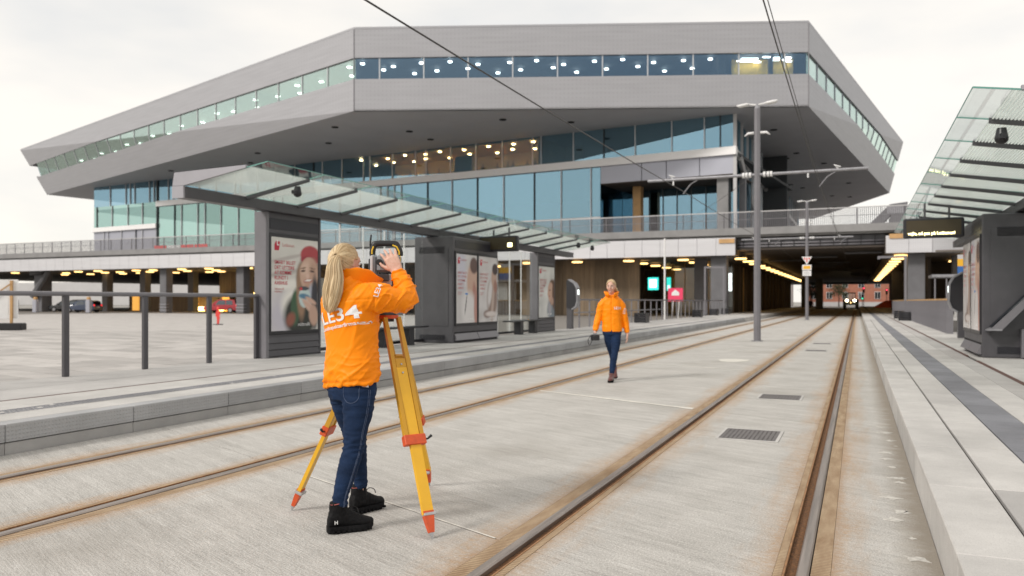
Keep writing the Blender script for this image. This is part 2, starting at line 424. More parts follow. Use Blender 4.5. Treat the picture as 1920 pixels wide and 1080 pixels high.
for xc in RAILS:
    s = INN[xc]
    t_ = thing('tram_rail', 'rust stained grooved steel ' + RN[xc], 'rail', (xc, 0, 0), group='tram rails in the concrete')
    def strip(name, a, b, z0, z1, mat, bevel=0.):
        lo, hi = sorted((a * s, b * s)); 
        if bevel: ring = lambda y: [(lo, y, z0), (hi, y, z0), (hi, y, z1 - bevel), (hi - bevel, y, z1), (lo + bevel, y, z1), (lo, y, z1 - bevel)]
        else: ring = lambda y: [(lo, y, z0), (hi, y, z0), (hi, y, z1), (lo, y, z1)]
        MB().loft([ring(-8), ring(190)]).build(name, mat, t_)
    strip('rail_head', -.03, .03, -.05, .012, 'steel', .009)
    strip('groove_bed', .032, .082, -.05, -.02, 'dirt')
    strip('rail_lip', .084, .094, -.05, .004, 'rust')
    strip('rubber_profile', .096, .138, -.05, .002, 'rail_rubber')
    strip('rubber_profile', -.128, -.036, -.05, .0, 'rail_rubber')

def grate(x0, x1, y0, y1, label):
    t_ = thing('drain_grate', label, 'drain grate', ((x0 + x1) / 2, y0, 0), group='drain grates between the rails')
    m = MB()
    for a, b, c, d in ((x0 - .03, x1 + .03, y0 - .03, y0), (x0 - .03, x1 + .03, y1, y1 + .03), (x0 - .03, x0, y0, y1), (x1, x1 + .03, y0, y1)): m.box(a, b, c, d, .001, .007)
    m.build('frame', 'slab_light', t_, world=True)
    MB().box(x0, x1, y0, y1, .001, .003).build('pit', 'joint_dark', t_, world=True)
    n = 13
    for i in range(n):
        w = (x1 - x0) / n; MB().box(x0 + i * w + w * .12, x0 + (i + 1) * w - w * .04, y0, y1, .003, .0065).build('bar', 'grate_iron', t_, world=True)
    MB().box(x0, x1, (y0 + y1) / 2 - .02, (y0 + y1) / 2 + .02, .0035, .0072).build('cross_bar', 'grate_iron', t_, world=True)
grate(-1.27, -.73, 8.1, 8.75, 'dark slotted drain grate nearest the camera between the rails')
grate(-1.27, -.73, 11.6, 12.2, 'second dark slotted drain grate between the rails')
grate(-1.3, -.78, 23.2, 23.8, 'thin looking drain grate far off between the rails')
grate(-1.3, -.78, 27.2, 27.8, 'farthest drain grate between the rails')
_p = [(math.cos(a) * .34 * (1 + .12 * math.sin(3 * a)), math.sin(a) * .5) for a in [2 * math.pi * i / 18 for i in range(18)]]
solo(MB().prism([(-2.62 + x, 18.9 + y) for x, y in _p], .001, .005), 'cement_patch', 'grout', 'pale round cement patch on the track bed beyond the walking person', 'patch', base=(-2.62, 18.9, 0))

random.seed(17)
for i in range(18):      # cement spilled along the foot of the near kerb
    y = 3.3 + i * .36 + random.uniform(-.16, .16); w = random.choice((.02, .03, .05, .07, .085)); xr = .36 - random.uniform(0, .09)
    P = [(xr - w + w * math.cos(a) * random.uniform(.35, 1.25), y + w * .9 * math.sin(a) * random.uniform(.25, 1.2)) for a in [2 * math.pi * k / 13 for k in range(13)]]
    MB().prism(P, .0005, .003).build('cement_smear', 'smear', bed)
# ------------------------------------------------------------------ platforms
def slab(parent, x0, x1, y0, y1, z0, z1, mat, name='slab', g=.004, b=.004):
    return MB().bev(x0 + g, x1 - g, y0 + g, y1 - g, z0, z1, b).build(name, mat, parent)
pr = MB().box(.46, 7.5, -6, 190, -.06, ZP - .035).build('platform_right', 'joint_dark')
tag(pr, 'near tram platform of pale concrete slabs on the right', 'platform', kind='structure')
random.seed(3)
KR = 1.42
for k in range(-3, 34):
    y = 3.93 + KR * k
    slab(pr, .398, .455, y, y + KR, -.03, ZP - .045, 'slab_light', 'kerb_stone', .003)
    slab(pr, .392, .715, y, y + KR, ZP - .044, ZP, 'slab_light', 'kerb_cap', .0025, .006)
    slab(pr, .727, 1.035, y + (.0 if k % 3 else .0), y + KR, ZP - .03, ZP + random.uniform(-.001, .001), 'slab_light' if k % 4 else 'slab_mid')
    for h in (0, 1): slab(pr, 1.04, 1.36, y + h * KR / 2, y + (h + 1) * KR / 2, ZP - .03, ZP + .001, 'tactile', 'tactile_slab', .002)
    slab(pr, 1.365, 1.70, y - .5, y - .5 + KR, ZP - .03, ZP, 'slab_light')
    slab(pr, 1.70, 1.985, y + .3, y + .3 + KR, ZP - .03, ZP, 'slab_mid')
    slab(pr, 2.07, 2.9, y - .2, y - .2 + KR, ZP - .03, ZP, 'slab_light')
    if k < 20: slab(pr, 2.905, 3.9, y - .2, y - .2 + KR, ZP - .03, ZP, 'slab_light')
yend = 3.93 + KR * 34
for a, b, mt in ((.392, 1.035, 'slab_light'), (1.04, 1.36, 'tactile'), (1.365, 1.985, 'slab_light'), (2.07, 7.5, 'slab_light')):
    MB().box(a, b, yend + .5, 190, ZP - .03 if a > .4 else -.03, ZP).build('slab', mt, pr)
for a, b in ((-3, 16.9), (18.4, 60)):
    tt = thing('slot_drain', 'brown steel slot drain %s the grey cabinet on the near platform' % ('before' if a < 0 else 'beyond'), 'drain', (2.03, a, ZP), group='slot drains in the near platform')
    MB().box(1.99, 2.065, a, b, ZP - .03, ZP - .004).build('channel', 'corten', tt, world=True)

pl = MB().box(-10.6, -6.98, -6, 190, -.06, ZP - .035).build('platform_left', 'joint_dark')
tag(pl, 'far tram platform with grey granite kerb and pale slabs', 'platform', kind='structure')
KL = 1.365
for k in range(-2, 38):
    y = 4.69 + KL * (k - 1)
    slab(pl, -7.12, -6.918, y, y + KL, .112, ZP, 'kerb_face', 'kerb_block', .003, .006)
    slab(pl, -7.10, -6.93, y, y + KL, -.05, .104, 'kerb_low', 'kerb_foot', .002)
    slab(pl, -7.55, -7.125, y, y + KL, ZP - .03, ZP, 'slab_light')
    slab(pl, -7.84, -7.555, y, y + KL, ZP - .03, ZP + .001, 'tactile' if k > 200 else 'slab_mid', 'tactile_slab', .003)
    slab(pl, -8.55, -7.845, y - .4, y - .4 + KL, ZP - .03, ZP, 'slab_light')
    slab(pl, -9.6, -8.63, y - .2, y - .2 + KL, ZP - .03, ZP, 'slab_mid')
    slab(pl, -10.58, -9.605, y + .3, y + .3 + KL, ZP - .03, ZP, 'slab_mid')
yl = 4.69 + KL * 37
MB().box(-10.58, -6.918, yl + .3, 190, -.05, ZP).build('slab', 'slab_light', pl)
st = MB()
random.seed(5)
for i in range(900):      # raised dots of the guiding strip
    y = 3.5 + i * .05
    for x in (-7.79, -7.70, -7.61):
        if random.random() < .985: st.box(x - .022, x + .022, y + .006, y + .038, ZP, ZP + .006)
tag(st.build('tactile_studs', 'tactile', pl), kind='stuff')
tt = thing('slot_drain', 'brown steel slot drain along the far platform', 'drain', (-8.59, 0, ZP))
MB().box(-8.625, -8.555, -4, 60, ZP - .03, ZP - .004).build('channel', 'corten', tt, world=True)

# ------------------------------------------------------------------ plaza
pz = MB().box(-150, -10.61, -10, 175, -.09, -.025).build('plaza', 'joint_sand')
tag(pz, 'pale granite paved square behind the far platform', 'square', kind='structure')
tag(MB().box(-10.607, -10.583, -6, 190, -.09, ZP - .002).build('platform_edge', 'kerb_low', pl))
random.seed(11)
ca, sa = math.cos(R(12)), math.sin(R(12))
def rowp(u, v): return (-10.7 - (u * ca - v * sa), 2 + u * sa + v * ca)
shared = {}
near = []; far = MB()
for j in range(-90, 150):
    v = j * .62; u = random.uniform(-1.5, 0)
    while u < 78:
        ln = random.choice((1.2, 1.6, 2.0, 2.4))
        q = [rowp(u + .008, v + .012), rowp(u + ln - .008, v + .012), rowp(u + ln - .008, v + .608), rowp(u + .008, v + .608)]
        cx, cy = q[0]
        ok = all(p[0] < -10.625 and -2 < p[1] < 68 for p in q)
        d = -cx * .3975 + cy * .9176; px = 960 + 1493 * (cx * .9176 + cy * .3975) / max(d, .1)
        if ok and d > 6 and -80 < px < 820:
            z = random.uniform(-.002, .002)
            near.append((d, q, z))
        u += ln
near.sort(key=lambda e: e[0])
for i, (d, q, z) in enumerate(near):
    if i < 290: MB().prism(q, -.03, z).build('paver', 'paver_pale', pz)
    else: far.prism(q, -.03, z)
tag(far.build('pavers', 'paver_pale', pz), kind='stuff')
# ------------------------------------------------------------------ the large building: overhanging top storey over a glass hall
BLD = thing('library_building', 'large grey angular building with overhanging top storey above a blue glass hall', 'building', (-40, 110, 7.5))
V3 = Vector
T2L, T1L = V3((-129.9, 95.4, 20)), V3((-135.5, 94.5, 28))
C2L, C1L = V3((-45.2, 65.4, 20)), V3((-45.2, 65.4, 28))
C2R, C1R = V3((-4.25, 81.15, 20)), V3((-4.25, 81.15, 28))
T2R, T1R = V3((5.1, 151.6, 20)), V3((7.1, 149.0, 28))
BR, BL = V3((-9, 192, 20)), V3((-118, 165, 20)); BR1, BL1 = BR + V3((0, 0, 8)), BL + V3((0, 0, 8))
CEN = V3((-60, 120, 24))
def clip(poly, n, d):
    out = []
    for i, p in enumerate(poly):
        q = poly[(i + 1) % len(poly)]; a, b = p.dot(n) - d, q.dot(n) - d
        if a >= 0: out.append(p)
        if (a > 0 > b) or (a < 0 < b): out.append(p.lerp(q, a / (a - b)))
    return out
Zv = V3((0, 0, 1))
def facade(tris, e0, e1, widths, name_pane='pane', glassm='strip_glass', mull='mullion'):
    """bands of cladding above and below a strip of window panes, cut from the given triangles"""
    e = V3((e1.x - e0.x, e1.y - e0.y, 0)); ln = e.length; e.normalize()
    for tri in tris:
        n = (tri[1] - tri[0]).cross(tri[2] - tri[0]).normalized()
        if n.dot(CEN - tri[0]) > 0: n = -n          # outward
        for z0, z1, nm in ((25.2, 28, 'cladding_panel'), (20, 23.12, 'cladding_panel')):
            p = clip(clip(tri, Zv, z0), -Zv, -z1)
            if len(p) > 2: MB().ext(p, -n * .3).build(nm, 'cladding', BLD, world=True)
        a = 0.
        k = 0
        while a < ln - .01:
            w = widths[k % len(widths)]; k += 1; b = min(a + w, ln)
            q = clip(clip(tri, Zv, 23.12), -Zv, -25.2); q = clip(clip(q, e, e.dot(e0) + a), -e, -(e.dot(e0) + b)) if len(q) > 2 else q
            if len(q) > 2:
                MB().ext([v - n * .18 for v in q], -n * .03).build(name_pane, glassm, BLD, world=True)
            r = clip(clip(tri, Zv, 23.12), -Zv, -25.2); r = clip(clip(r, e, e.dot(e0) + b - .05), -e, -(e.dot(e0) + b + .05)) if len(r) > 2 else r
            if len(r) > 2 and b < ln - .1: MB().ext([v - n * .1 for v in r], -n * .18).build('mullion', mull, BLD, world=True)
            a = b
facade([[C1L, C2L, C2R], [C1L, C2R, C1R]], C2L, C2R, [2.5, 4.35, 4.35, 4.35, 4.35, 4.35, 4.35, 4.35, 4.35, 4.35, 4.4])
facade([[C1L, C2L, T1L], [C2L, T2L, T1L]], C2L, T2L, [4.5] * 22, glassm='wing_glass')
facade([[C1R, C2R, T1R], [C2R, T2R, T1R]], C2R, T2R, [4.4] * 20, glassm='wing_glass', mull='panel_lilac')
facade([[T1R, T2R, BR], [T1R, BR, BR1]], T2R, BR, [20])
facade([[T1L, T2L, BL], [T1L, BL, BL1]], T2L, BL, [20])
rim = [T1L, C1L, C1R, T1R, BR1, BL1]; low = [T2L, C2L, C2R, T2R, BR, BL]
MB().ext([p + Zv * .02 for p in rim], (0, 0, .2)).build('roof', 'cladding', BLD, world=True)
sof = MB().ext(low, (0, 0, .15)); so = sof.build('soffit', 'soffit', BLD, world=True)
ins = lambda pts, z, k: [V3((CEN.x + (p.x - CEN.x) * k, CEN.y + (p.y - CEN.y) * k, z)) for p in pts]
MB().ext(ins(low, 25.32, .985), (0, 0, .1)).build('upper_ceiling', 'interior_dark', BLD, world=True)
MB().ext(ins(low, 22.7, .985), (0, 0, .12)).build('upper_floor', 'interior_dark', BLD, world=True)
ring_ = ins(low, 22.8, .80)
MB().loft([ring_, [p + Zv * 2.5 for p in ring_]], cap=False).build('upper_core', 'interior_dark', BLD, world=True)
for x, y in [(-51.2, 70.6), (-57.05, 77.4), (-69.1, 79.1), (-74.8, 84.25), (-45, 75.6), (-45, 80.3), (-33.3, 74.5), (-27.3, 78.4), (-89.8, 84.9), (-8.3, 90.6), (-7, 106), (-8.4, 109.5), (-4.1, 115.3), (-9.7, 134.3), (-8.2, 138.8), (-1.2, 136.1), (-4.06, 151.4), (-1.2, 154.2), (-4.06, 169.6)]:
    MB().cyl((x, y, 19.93), (x, y, 20.02), .38, n=14).build('downlight', 'black_void', BLD, world=True)
for a, b in ((C2L, C1L), (C2R, C1R)): MB().cyl(a, b, .05, n=6).build('corner_trim', 'dark_metal_light', BLD, world=True)
# warm lit room behind the right end of the window strip
eM = (C2R - C2L).normalized(); nM = V3((-eM.y, eM.x, 0))
def onM(a, d, z): return V3((C2L.x, C2L.y, 0)) + eM * a + nM * d + V3((0, 0, z))
for nm, a0, a1, d0, d1, z0, z1, mt in (('lit_wall', 37.2, 43.2, 2.6, 2.8, 22.9, 25.3, 'interior_yellow'), ('lit_column', 40.4, 40.8, 1.0, 1.4, 22.9, 25.3, 'wall_dark'), ('stair_wall', 35.5, 36.2, .8, 6, 22.9, 25.3, 'wall_dark')):
    P = [onM(a0, d0, z0), onM(a1, d0, z0), onM(a1, d1, z0), onM(a0, d1, z0)]
    MB().ext(P, (0, 0, z1 - z0)).build(nm, mt, BLD, world=True)
def lampobj(c, r, h, mat, name, label, cat, group, proto={}):
    """flat round lamp; copies share one mesh, each carries its own label"""
    key = (name, mat, r)
    if key not in proto:
        o = solo(MB().tube([(0, 0, 0), (0, 0, h * .3), (0, 0, h)], [r * .94, r, r], 16), name, mat, label, cat, group); proto[key] = o
    else:
        o = proto[key].copy(); COL.objects.link(o)
    o.location = c; o['label'] = label; return o
for i in range(10):
    a = [38.6, 38.9, 41.2, 41.25, 42.2, 42.25, 39.6, 40.1, 42.6, 37.9][i]
    d = [1.2, 2.0, 1.0, 1.7, 1.0, 1.7, 2.3, .7, 2.2, 1.9][i]
    M = Matrix.Translation(onM(a, d, 24.95)) @ Matrix.Rotation(math.atan2(eM.y, eM.x), 4, 'Z')
    o = solo(MB().box(-.8 if i < 2 else -.35, .8 if i < 2 else .35, -.09, .09, 0, .07), 'strip_light', 'lamp_white', 'short white strip light in the yellow lit end room, ' + ordinal(sorted([38.6, 38.9, 41.2, 41.25, 42.2, 42.25, 39.6, 40.1, 42.6, 37.9]).index(a)) + ' from its left', 'lamp', 'strip lights in the lit end room')
    o.matrix_world = M
random.seed(21)
GL = 'round white pendant lamp behind the front window strip, %s from the left corner'
GW = 'round white pendant lamp behind the left wing window strip, %s from the front corner'
for i, a in enumerate([.7 + 1.43 * k for k in range(25)]):
    lampobj(onM(a + random.uniform(-.25, .25), (1.3, 3.6, 2.3, 5.0, 1.5, 4.2)[i % 6] + random.uniform(-.25, .25), 24.98), .21, .1, 'lamp_white', 'pendant_lamp', GL % ordinal(i), 'lamp', 'pendant lamps along the window strip')
eL = V3((T2L.x - C2L.x, T2L.y - C2L.y, 0)).normalized(); nL = V3((eL.y, -eL.x, 0))
if nL.dot(CEN - C2L) < 0: nL = -nL
for i in range(25):
    a = 2 + i * 3.25 + random.uniform(-.7, .7)
    lampobj(V3((C2L.x, C2L.y, 24.98)) + eL * a + nL * ((1.2, 3.2, 2.2)[i % 3] + a * .012), .28, .1, 'lamp_white', 'pendant_lamp', GW % ordinal(i), 'lamp', 'pendant lamps along the window strip')

# glass hall under the top storey
QR, QL = V3((-11.0, 81.4, 0)), V3((-115, 92.6, 0))
eB = (QL - QR).normalized(); nB = V3((eB.y, -eB.x, 0))      # points into the hall
if nB.y < 0: nB = -nB
def onB(u, d, z): return QR + eB * u + nB * d + V3((0, 0, z))
def wallpiece(name, u0, u1, z0, z1, d0, d1, mat):
    return MB().ext([onB(u0, d0, z0), onB(u1, d0, z0), onB(u1, d1, z0), onB(u0, d1, z0)], (0, 0, z1 - z0)).build(name, mat, BLD, world=True)
random.seed(4)
def run_of_panes(u0, u1, z0, z1, seed, glassm='facade_glass', dark=.15):
    random.seed(seed); u = u0; c = [1.6, 3.4, 3.6, 1.1, 3.6, 4.0]
    while u < u1 - .2:
        w = min(random.choice(c), u1 - u)
        if u1 - u - w < .8: w = u1 - u
        wallpiece('pane', u + .02, u + w - .02, z0, z1, .06, .09, glassm)
        if u > u0: wallpiece('mullion', u - .045, u + .045, z0, z1, -.09, .05, 'mullion_dark' if random.random() < dark else 'mullion')
        u += w
run_of_panes(0, 104.5, 16.75, 20, 2)
wallpiece('white_band', -.05, 88.4, 15.95, 16.75, -.35, .3, 'white_band')
run_of_panes(14.6, 58, 7.6, 15.95, 9)
run_of_panes(58.0, 88.4, 7.6, 15.95, 19, 'hall_glass_green')
wallpiece('transom', 14.6, 60, 10.4, 10.55, -.08, .05, 'mullion')
run_of_panes(88.4, 104.5, 13.35, 16.75, 5, 'hall_glass_green')
wallpiece('white_band', 88.4, 104.6, 12.65, 13.35, -.35, .3, 'white_band')
run_of_panes(88.4, 104.5, 7.6, 12.65, 6, 'panel_lilac')
wallpiece('mullion', 88.3, 88.55, 7.6, 20, -.12, .2, 'mullion_dark')
for a, b in ((0, 3.7), (3.7, 7.2), (7.2, 9.9), (9.9, 14.6)): wallpiece('lilac_panel', a + .04, b - .04, 14.1, 15.93, 0, .2, 'panel_lilac')
wallpiece('terrace_ceiling', 0, 14.6, 14.0, 14.09, 0, 7, 'wall_dark')
wallpiece('terrace_side', 14.6, 14.8, 7.6, 14.0, 0, 6.4, 'facade_glass')
random.seed(8)
for i in range(9): wallpiece('pane', i * 1.62 + .03, i * 1.62 + 1.6, 7.6, 13.95, 6.4, 6.45, 'facade_glass'); wallpiece('mullion', i * 1.62 - .05, i * 1.62 + .05, 7.6, 13.95, 6.3, 6.39, 'mullion_dark')
for u, w, d, mt in ((1.0, 1.15, .8, 'deck_concrete'), (-.25, .6, 2.6, 'column_dark'), (11.2, .9, 3.2, 'orange_wood')): wallpiece('column', u, u + w, 7.6, 14.0, d, d + w, mt)
wallpiece('floor_plate', 0, 104, 16.0, 16.3, .3, 30, 'interior_dark'); wallpiece('hall_back', 0, 104, 7.6, 20, 26, 26.3, 'interior_dark')
wallpiece('lit_room_wall', 20, 48, 16.3, 20, 7, 7.2, 'interior_warm'); wallpiece('lit_room_side', 22.2, 22.4, 16.3, 20, .4, 9, 'interior_warm')
wallpiece('lit_room_ceiling', 22.4, 48, 19.86, 19.95, .35, 9, 'interior_warm'); wallpiece('lit_room_floor', 22.4, 48, 16.31, 16.34, .35, 9, 'interior_warm')
wallpiece('room_screen', 32.6, 35.0, 16.4, 19.2, 2.2, 2.5, 'black_void')
for i in range(18):
    u = 23.6 + (i % 9) * 3.1 + (i // 9) * 1.4 + .5 * math.sin(i * 5)
    lampobj(onB(u, 1.4 + (i // 9) * 3.4 + .5 * math.sin(i * 3), 19.72), .2, .1, 'lamp_hall', 'ceiling_lamp', 'round warm ceiling lamp in the lit hall room, %s row, %s from the right' % (('front', 'back')[i // 9], ordinal(i % 9)), 'lamp', 'ceiling lamps in the lit hall room')
random.seed(31)
for i in range(12):   # visitors seated at the window: one dark silhouette shape each
    u = (23.3, 24.4, 26.2, 27.1, 28.6, 30, 36.6, 38.6, 41, 43, 44.6, 46)[i] + random.uniform(-.3, .3); b = onB(u, random.uniform(.8, 1.6), 16.3)
    m = MB().tube([b, b + V3((0, 0, .5)), b + V3((0, 0, 1.0)), b + V3((0, 0, 1.18))], [.2, .24, .2, .08], 8).sph(b + V3((0, 0, 1.32)), .13, 8, 6)
    solo(m, 'person', 'black_plastic', 'small dark seated figure behind the lit hall glass, %s from the right' % ordinal(i), 'person', 'visitors behind the hall windows', base=b, smooth=True)
# right flank of the hall
SR = V3((-10.8, 173.7, 0)); eS = (SR - QR).normalized(); nS = V3((-1, 0, 0))
def flank(name, u0, u1, z0, z1, d0, d1, mat):
    return MB().ext([QR + eS * u0 + nS * d0 + V3((0, 0, z0)), QR + eS * u1 + nS * d0 + V3((0, 0, z0)), QR + eS * u1 + nS * d1 + V3((0, 0, z0)), QR + eS * u0 + nS * d1 + V3((0, 0, z0))], (0, 0, z1 - z0)).build(name, mat, BLD, world=True)
u = .2
while u < 92:
    w = 4.6
    flank('pane', u, u + w - .1, 7.6, 15.9, .2, .24, 'facade_glass'); flank('pane', u, u + w - .1, 16.6, 20, .2, .24, 'facade_glass')
    flank('mullion', u - .2, u + .15, 7.6, 20, -.02, .3, 'mullion' if int(u) % 2 else 'fascia'); u += w
flank('flank_band', 0, 92, 15.9, 16.6, -.05, .3, 'fascia')
for a in (2, 26, 50): MB().tube([QR + eS * a + V3((.12, 0, 15.9)), QR + eS * (a + 22) + V3((.12, 0, 7.8))], .3, 6).build('brace', 'fascia', BLD, world=True)

# ------------------------------------------------------------------ raised deck in front of the hall, tunnel over the tracks
DY = 70.
DECK = thing('raised_deck', 'raised walkway deck with pale perforated fascia and tall railing below the glass hall', 'deck', (-50, DY, 0))
MB().box(-150, 60, DY + .25, 195, 6.86, 7.5).build('deck_slab', 'deck_concrete', DECK, world=True)
MB().box(-150, 60, DY - .05, DY + .25, 7.02, 7.62).build('deck_edge', 'deck_concrete', DECK, world=True)
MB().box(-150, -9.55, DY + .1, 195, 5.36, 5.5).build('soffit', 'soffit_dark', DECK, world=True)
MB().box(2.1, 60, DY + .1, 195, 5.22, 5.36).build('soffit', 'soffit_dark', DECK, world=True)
MB().box(-9.55, 2.1, DY + .6, 195, 5.75, 5.9).build('tunnel_ceiling', 'wall_dark', DECK, world=True)
n = 59
for i in range(n):
    x1 = -9.55 - i * 1.62; MB().bev(x1 - 1.605, x1, DY - .02, DY + .1, 5.3, 6.82, .012).build('fascia_panel', 'fascia_perf', DECK, world=True)
for i in range(2): MB().bev(2.1 + i * 1.65, 2.1 + i * 1.65 + 1.635, DY - .02, DY + .1, 5.2, 6.6, .012).build('fascia_panel', 'fascia_perf', DECK, world=True)
for i in range(8):
    p = V3((5.42, DY, 5.2)) + V3((.94, .5, -.02)) * (i * 1.62)
    MB().ext([p, p + V3((.94, .5, -.02)) * 1.6, p + V3((.94, .5, -.02)) * 1.6 + V3((0, 0, 1.4)), p + V3((0, 0, 1.4))], (-.05, .1, 0)).build('fascia_panel', 'fascia_perf', DECK, world=True)
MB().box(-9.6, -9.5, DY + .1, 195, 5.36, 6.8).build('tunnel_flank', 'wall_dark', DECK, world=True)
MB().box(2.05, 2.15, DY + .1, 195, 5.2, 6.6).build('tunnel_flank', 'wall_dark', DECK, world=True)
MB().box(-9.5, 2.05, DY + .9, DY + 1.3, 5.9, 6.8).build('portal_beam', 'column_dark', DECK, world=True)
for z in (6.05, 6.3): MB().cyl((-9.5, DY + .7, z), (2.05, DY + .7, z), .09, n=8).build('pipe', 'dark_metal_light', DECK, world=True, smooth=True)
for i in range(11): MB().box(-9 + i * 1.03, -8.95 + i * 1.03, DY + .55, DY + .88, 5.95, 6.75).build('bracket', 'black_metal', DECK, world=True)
random.seed(6)
for i in range(12):
    x = random.uniform(-8.5, 1); y = 76 + i * 6; MB().cyl((x, y, 5.62), (min(2, x + random.uniform(1.5, 4)), y, 5.62), .1, n=6).build('duct', 'column_dark', DECK, world=True)
for xa in (-10.9, 2.35):
    MB().box(xa, xa + 1.3, DY - .12, DY - .05, 6.35, 6.72).build('timber_board', 'orange_wood', DECK, world=True)
# railing: top rail, posts, a great many thin bars
MB().box(-150, 6, DY - .02, DY + .05, 8.92, 9.0).build('top_rail', 'fascia', DECK, world=True)
MB().box(-150, 6, DY, DY + .04, 8.3, 8.34).build('mid_rail', 'galvanised', DECK, world=True)
m = MB().box(-.03, .03, -.03, .03, 0, 1.4).mesh('post')
for i in range(64): link('post', m, 'column_dark', DECK, V3((-105 + i * 1.75, DY + .1, 7.6)) - V3(ORG[DECK.name]))
bars = MB()
for i in range(740): bars.box(-106 + i * .15, -105.945 + i * .15, DY, DY + .018, 7.1, 8.95)
tag(bars.build('bars', 'dark_metal_light', DECK, world=True), kind='stuff')
MB().box(-150, 60, 194, 195, 5.2, 6.9).build('rear_edge', 'column_dark', DECK, world=True)
# columns
random.seed(2)
def column(x, y, w, mat='column_dark', d=None, z1=5.36):
    d = d or w; MB().bev(x - w / 2, x + w / 2, y, y + d, 0, z1, .04).build('column', mat, DECK, world=True)
for x, y, w in ((-99.8, 72, 1.5), (-93.5, 77, 1.0), (-86.5, 77, 1.0), (-82.2, 81, 1.0), (-76.4, 71, 1.05), (-64.6, 71, 1.1), (-69.9, 78, .9), (-11.1, 71, 1.35), (-13.6, 76, 1.1), (-8.6, 150, 1.0), (-6.1, 150, 1.2), (4.35, 71.2, 1.25), (8.0, 76, 1.3), (10.6, 82, 1.4), (4.6, 110, 1.2), (-28.3, 71.5, 1.2), (-44, 71.5, 1.2)): column(x, y, w)
for x, y, w in ((-76.4, 71, 1.05), (-64.6, 71, 1.1)):
    for z in (.25, .6, .95): MB().box(x - w / 2 - .03, x + w / 2 + .03, y - .03, y + .4, z, z + .12).build('guard_ring', 'galvanised', DECK, world=True)
MB().tube([(-100.4, 71.6, 5.2), (-97.2, 71.6, 5.2), (-100.2, 71.6, 2.0)], .45, 8).build('brace', 'column_dark', DECK, world=True)
# boarded concrete walls under the deck
def boards(x0, x1, y, z1, name='wall_board', mat='wall_board', w=1.15):
    n = max(1, round((x1 - x0) / w))
    for i in range(n):
        a = x0 + (x1 - x0) * i / n; b = x0 + (x1 - x0) * (i + 1) / n; o_ = random.uniform(0, .03)
        MB().box(a + .008, b - .008, y + o_, y + .3, 0, z1).build(name, mat, DECK, world=True)
boards(-31, -18.9, 74, 5.36); boards(-46, -31, 80, 5.36)
boards(-80, -62, 84, 5.36, w=2.0); boards(-62, -46, 84, 5.36, w=2.2)
MB().box(-76, -67, 83.7, 83.9, 2.6, 4.6).build('dark_recess', 'black_void', DECK, world=True)
for i in range(7): MB().box(-79 + i * 4.6, -77.2 + i * 4.6, 83.75, 83.95, .02, 2.5).build('doorway', 'black_void', DECK, world=True)
boards(-97, -80.2, 84, 2.3, w=2.0)
for i in range(6): MB().box(-96 + i * 5.6, -94.8 + i * 5.6, 83.7, 83.9, .05, 2.25).build('lit_doorway', 'lit_door', DECK, world=True)
MB().box(-80.2, -18.8, 98, 98.3, 0, 5.36).build('rear_wall', 'wall_board', DECK, world=True)
# tunnel flank walls with fins
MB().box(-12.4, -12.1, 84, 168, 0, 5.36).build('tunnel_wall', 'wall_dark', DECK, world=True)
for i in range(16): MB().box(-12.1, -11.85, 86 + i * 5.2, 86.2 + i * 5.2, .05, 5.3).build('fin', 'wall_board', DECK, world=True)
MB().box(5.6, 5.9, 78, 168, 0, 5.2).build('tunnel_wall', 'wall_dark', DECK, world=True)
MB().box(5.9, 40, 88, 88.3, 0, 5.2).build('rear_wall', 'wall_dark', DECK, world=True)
# glazed entrance between the boarded wall and the tunnel
for i in range(6):
    x = -18.6 + i * 1.2; MB().box(x, x + 1.16, 82, 82.03, .1, 5.3).build('entrance_pane', 'clear_pane', DECK, world=True)
    MB().box(x - .03, x + .03, 81.9, 81.98, 0, 5.3).build('entrance_mullion', 'orange_wood' if i % 3 else 'column_dark', DECK, world=True)
MB().box(-21.4, -12, 95, 95.3, 0, 5.3).build('lobby_wall', 'interior_warm', DECK, world=True)
MB().box(-26, -22.5, 90, 90.3, 0, 5.3).build('lobby_wall', 'wall_dark', DECK, world=True)
# lamps under the deck, one by one
ROWS = {}
spots = [(-9.3 - 5 * k, y) for k in range(20) for y in ((71.6, 76.9) if k < 10 else (71.8, 75.6, 79.4))] + [(-9.35, 71.6 + 5.3 * k) for k in range(2, 18)] + [(x, 71.6 + 5.3 * k) for x in (-14.3, -19.3) for k in range(2, 5)] + [(3.25, 72 + 5.3 * k) for k in range(17)] + [(8.3, 74 + 5 * k) for k in range(3)]
random.seed(13)
for x, y in spots:
    if -63 < x < -26: continue
    if x < -60: x += random.uniform(-1.4, 1.4); y += random.uniform(0, 1.5)
    key = (round(x), 0) if x > -26 else (-60, round(y / 3.8)); ROWS.setdefault(key, []).append((x, y))
for (kx, ky), row in sorted(ROWS.items()):
    row.sort(key=lambda p: p[1] if kx > -30 else p[0])
    for i, (x, y) in enumerate(row):
        if kx < -30: lb = 'flat round warm lamp under the left deck, %s row back, %s from the left' % (ordinal(sorted(k[1] for k in ROWS if k[0] == -60).index(ky)), ordinal(i))
        else: lb = 'flat round warm lamp in the row %s, %s from the front' % ({-9: 'along the left tunnel edge', 3: 'along the right tunnel edge', 8: 'behind the right column', -14: 'left of the dark column', -19: 'above the entrance glass', -24: 'over the boarded wall'}[kx], ordinal(i))
        lampobj((x, y, 5.02 if x > -26 else 5.17), .5, .11, 'lamp_warm', 'ceiling_lamp', lb, 'lamp', 'lamps under the deck')
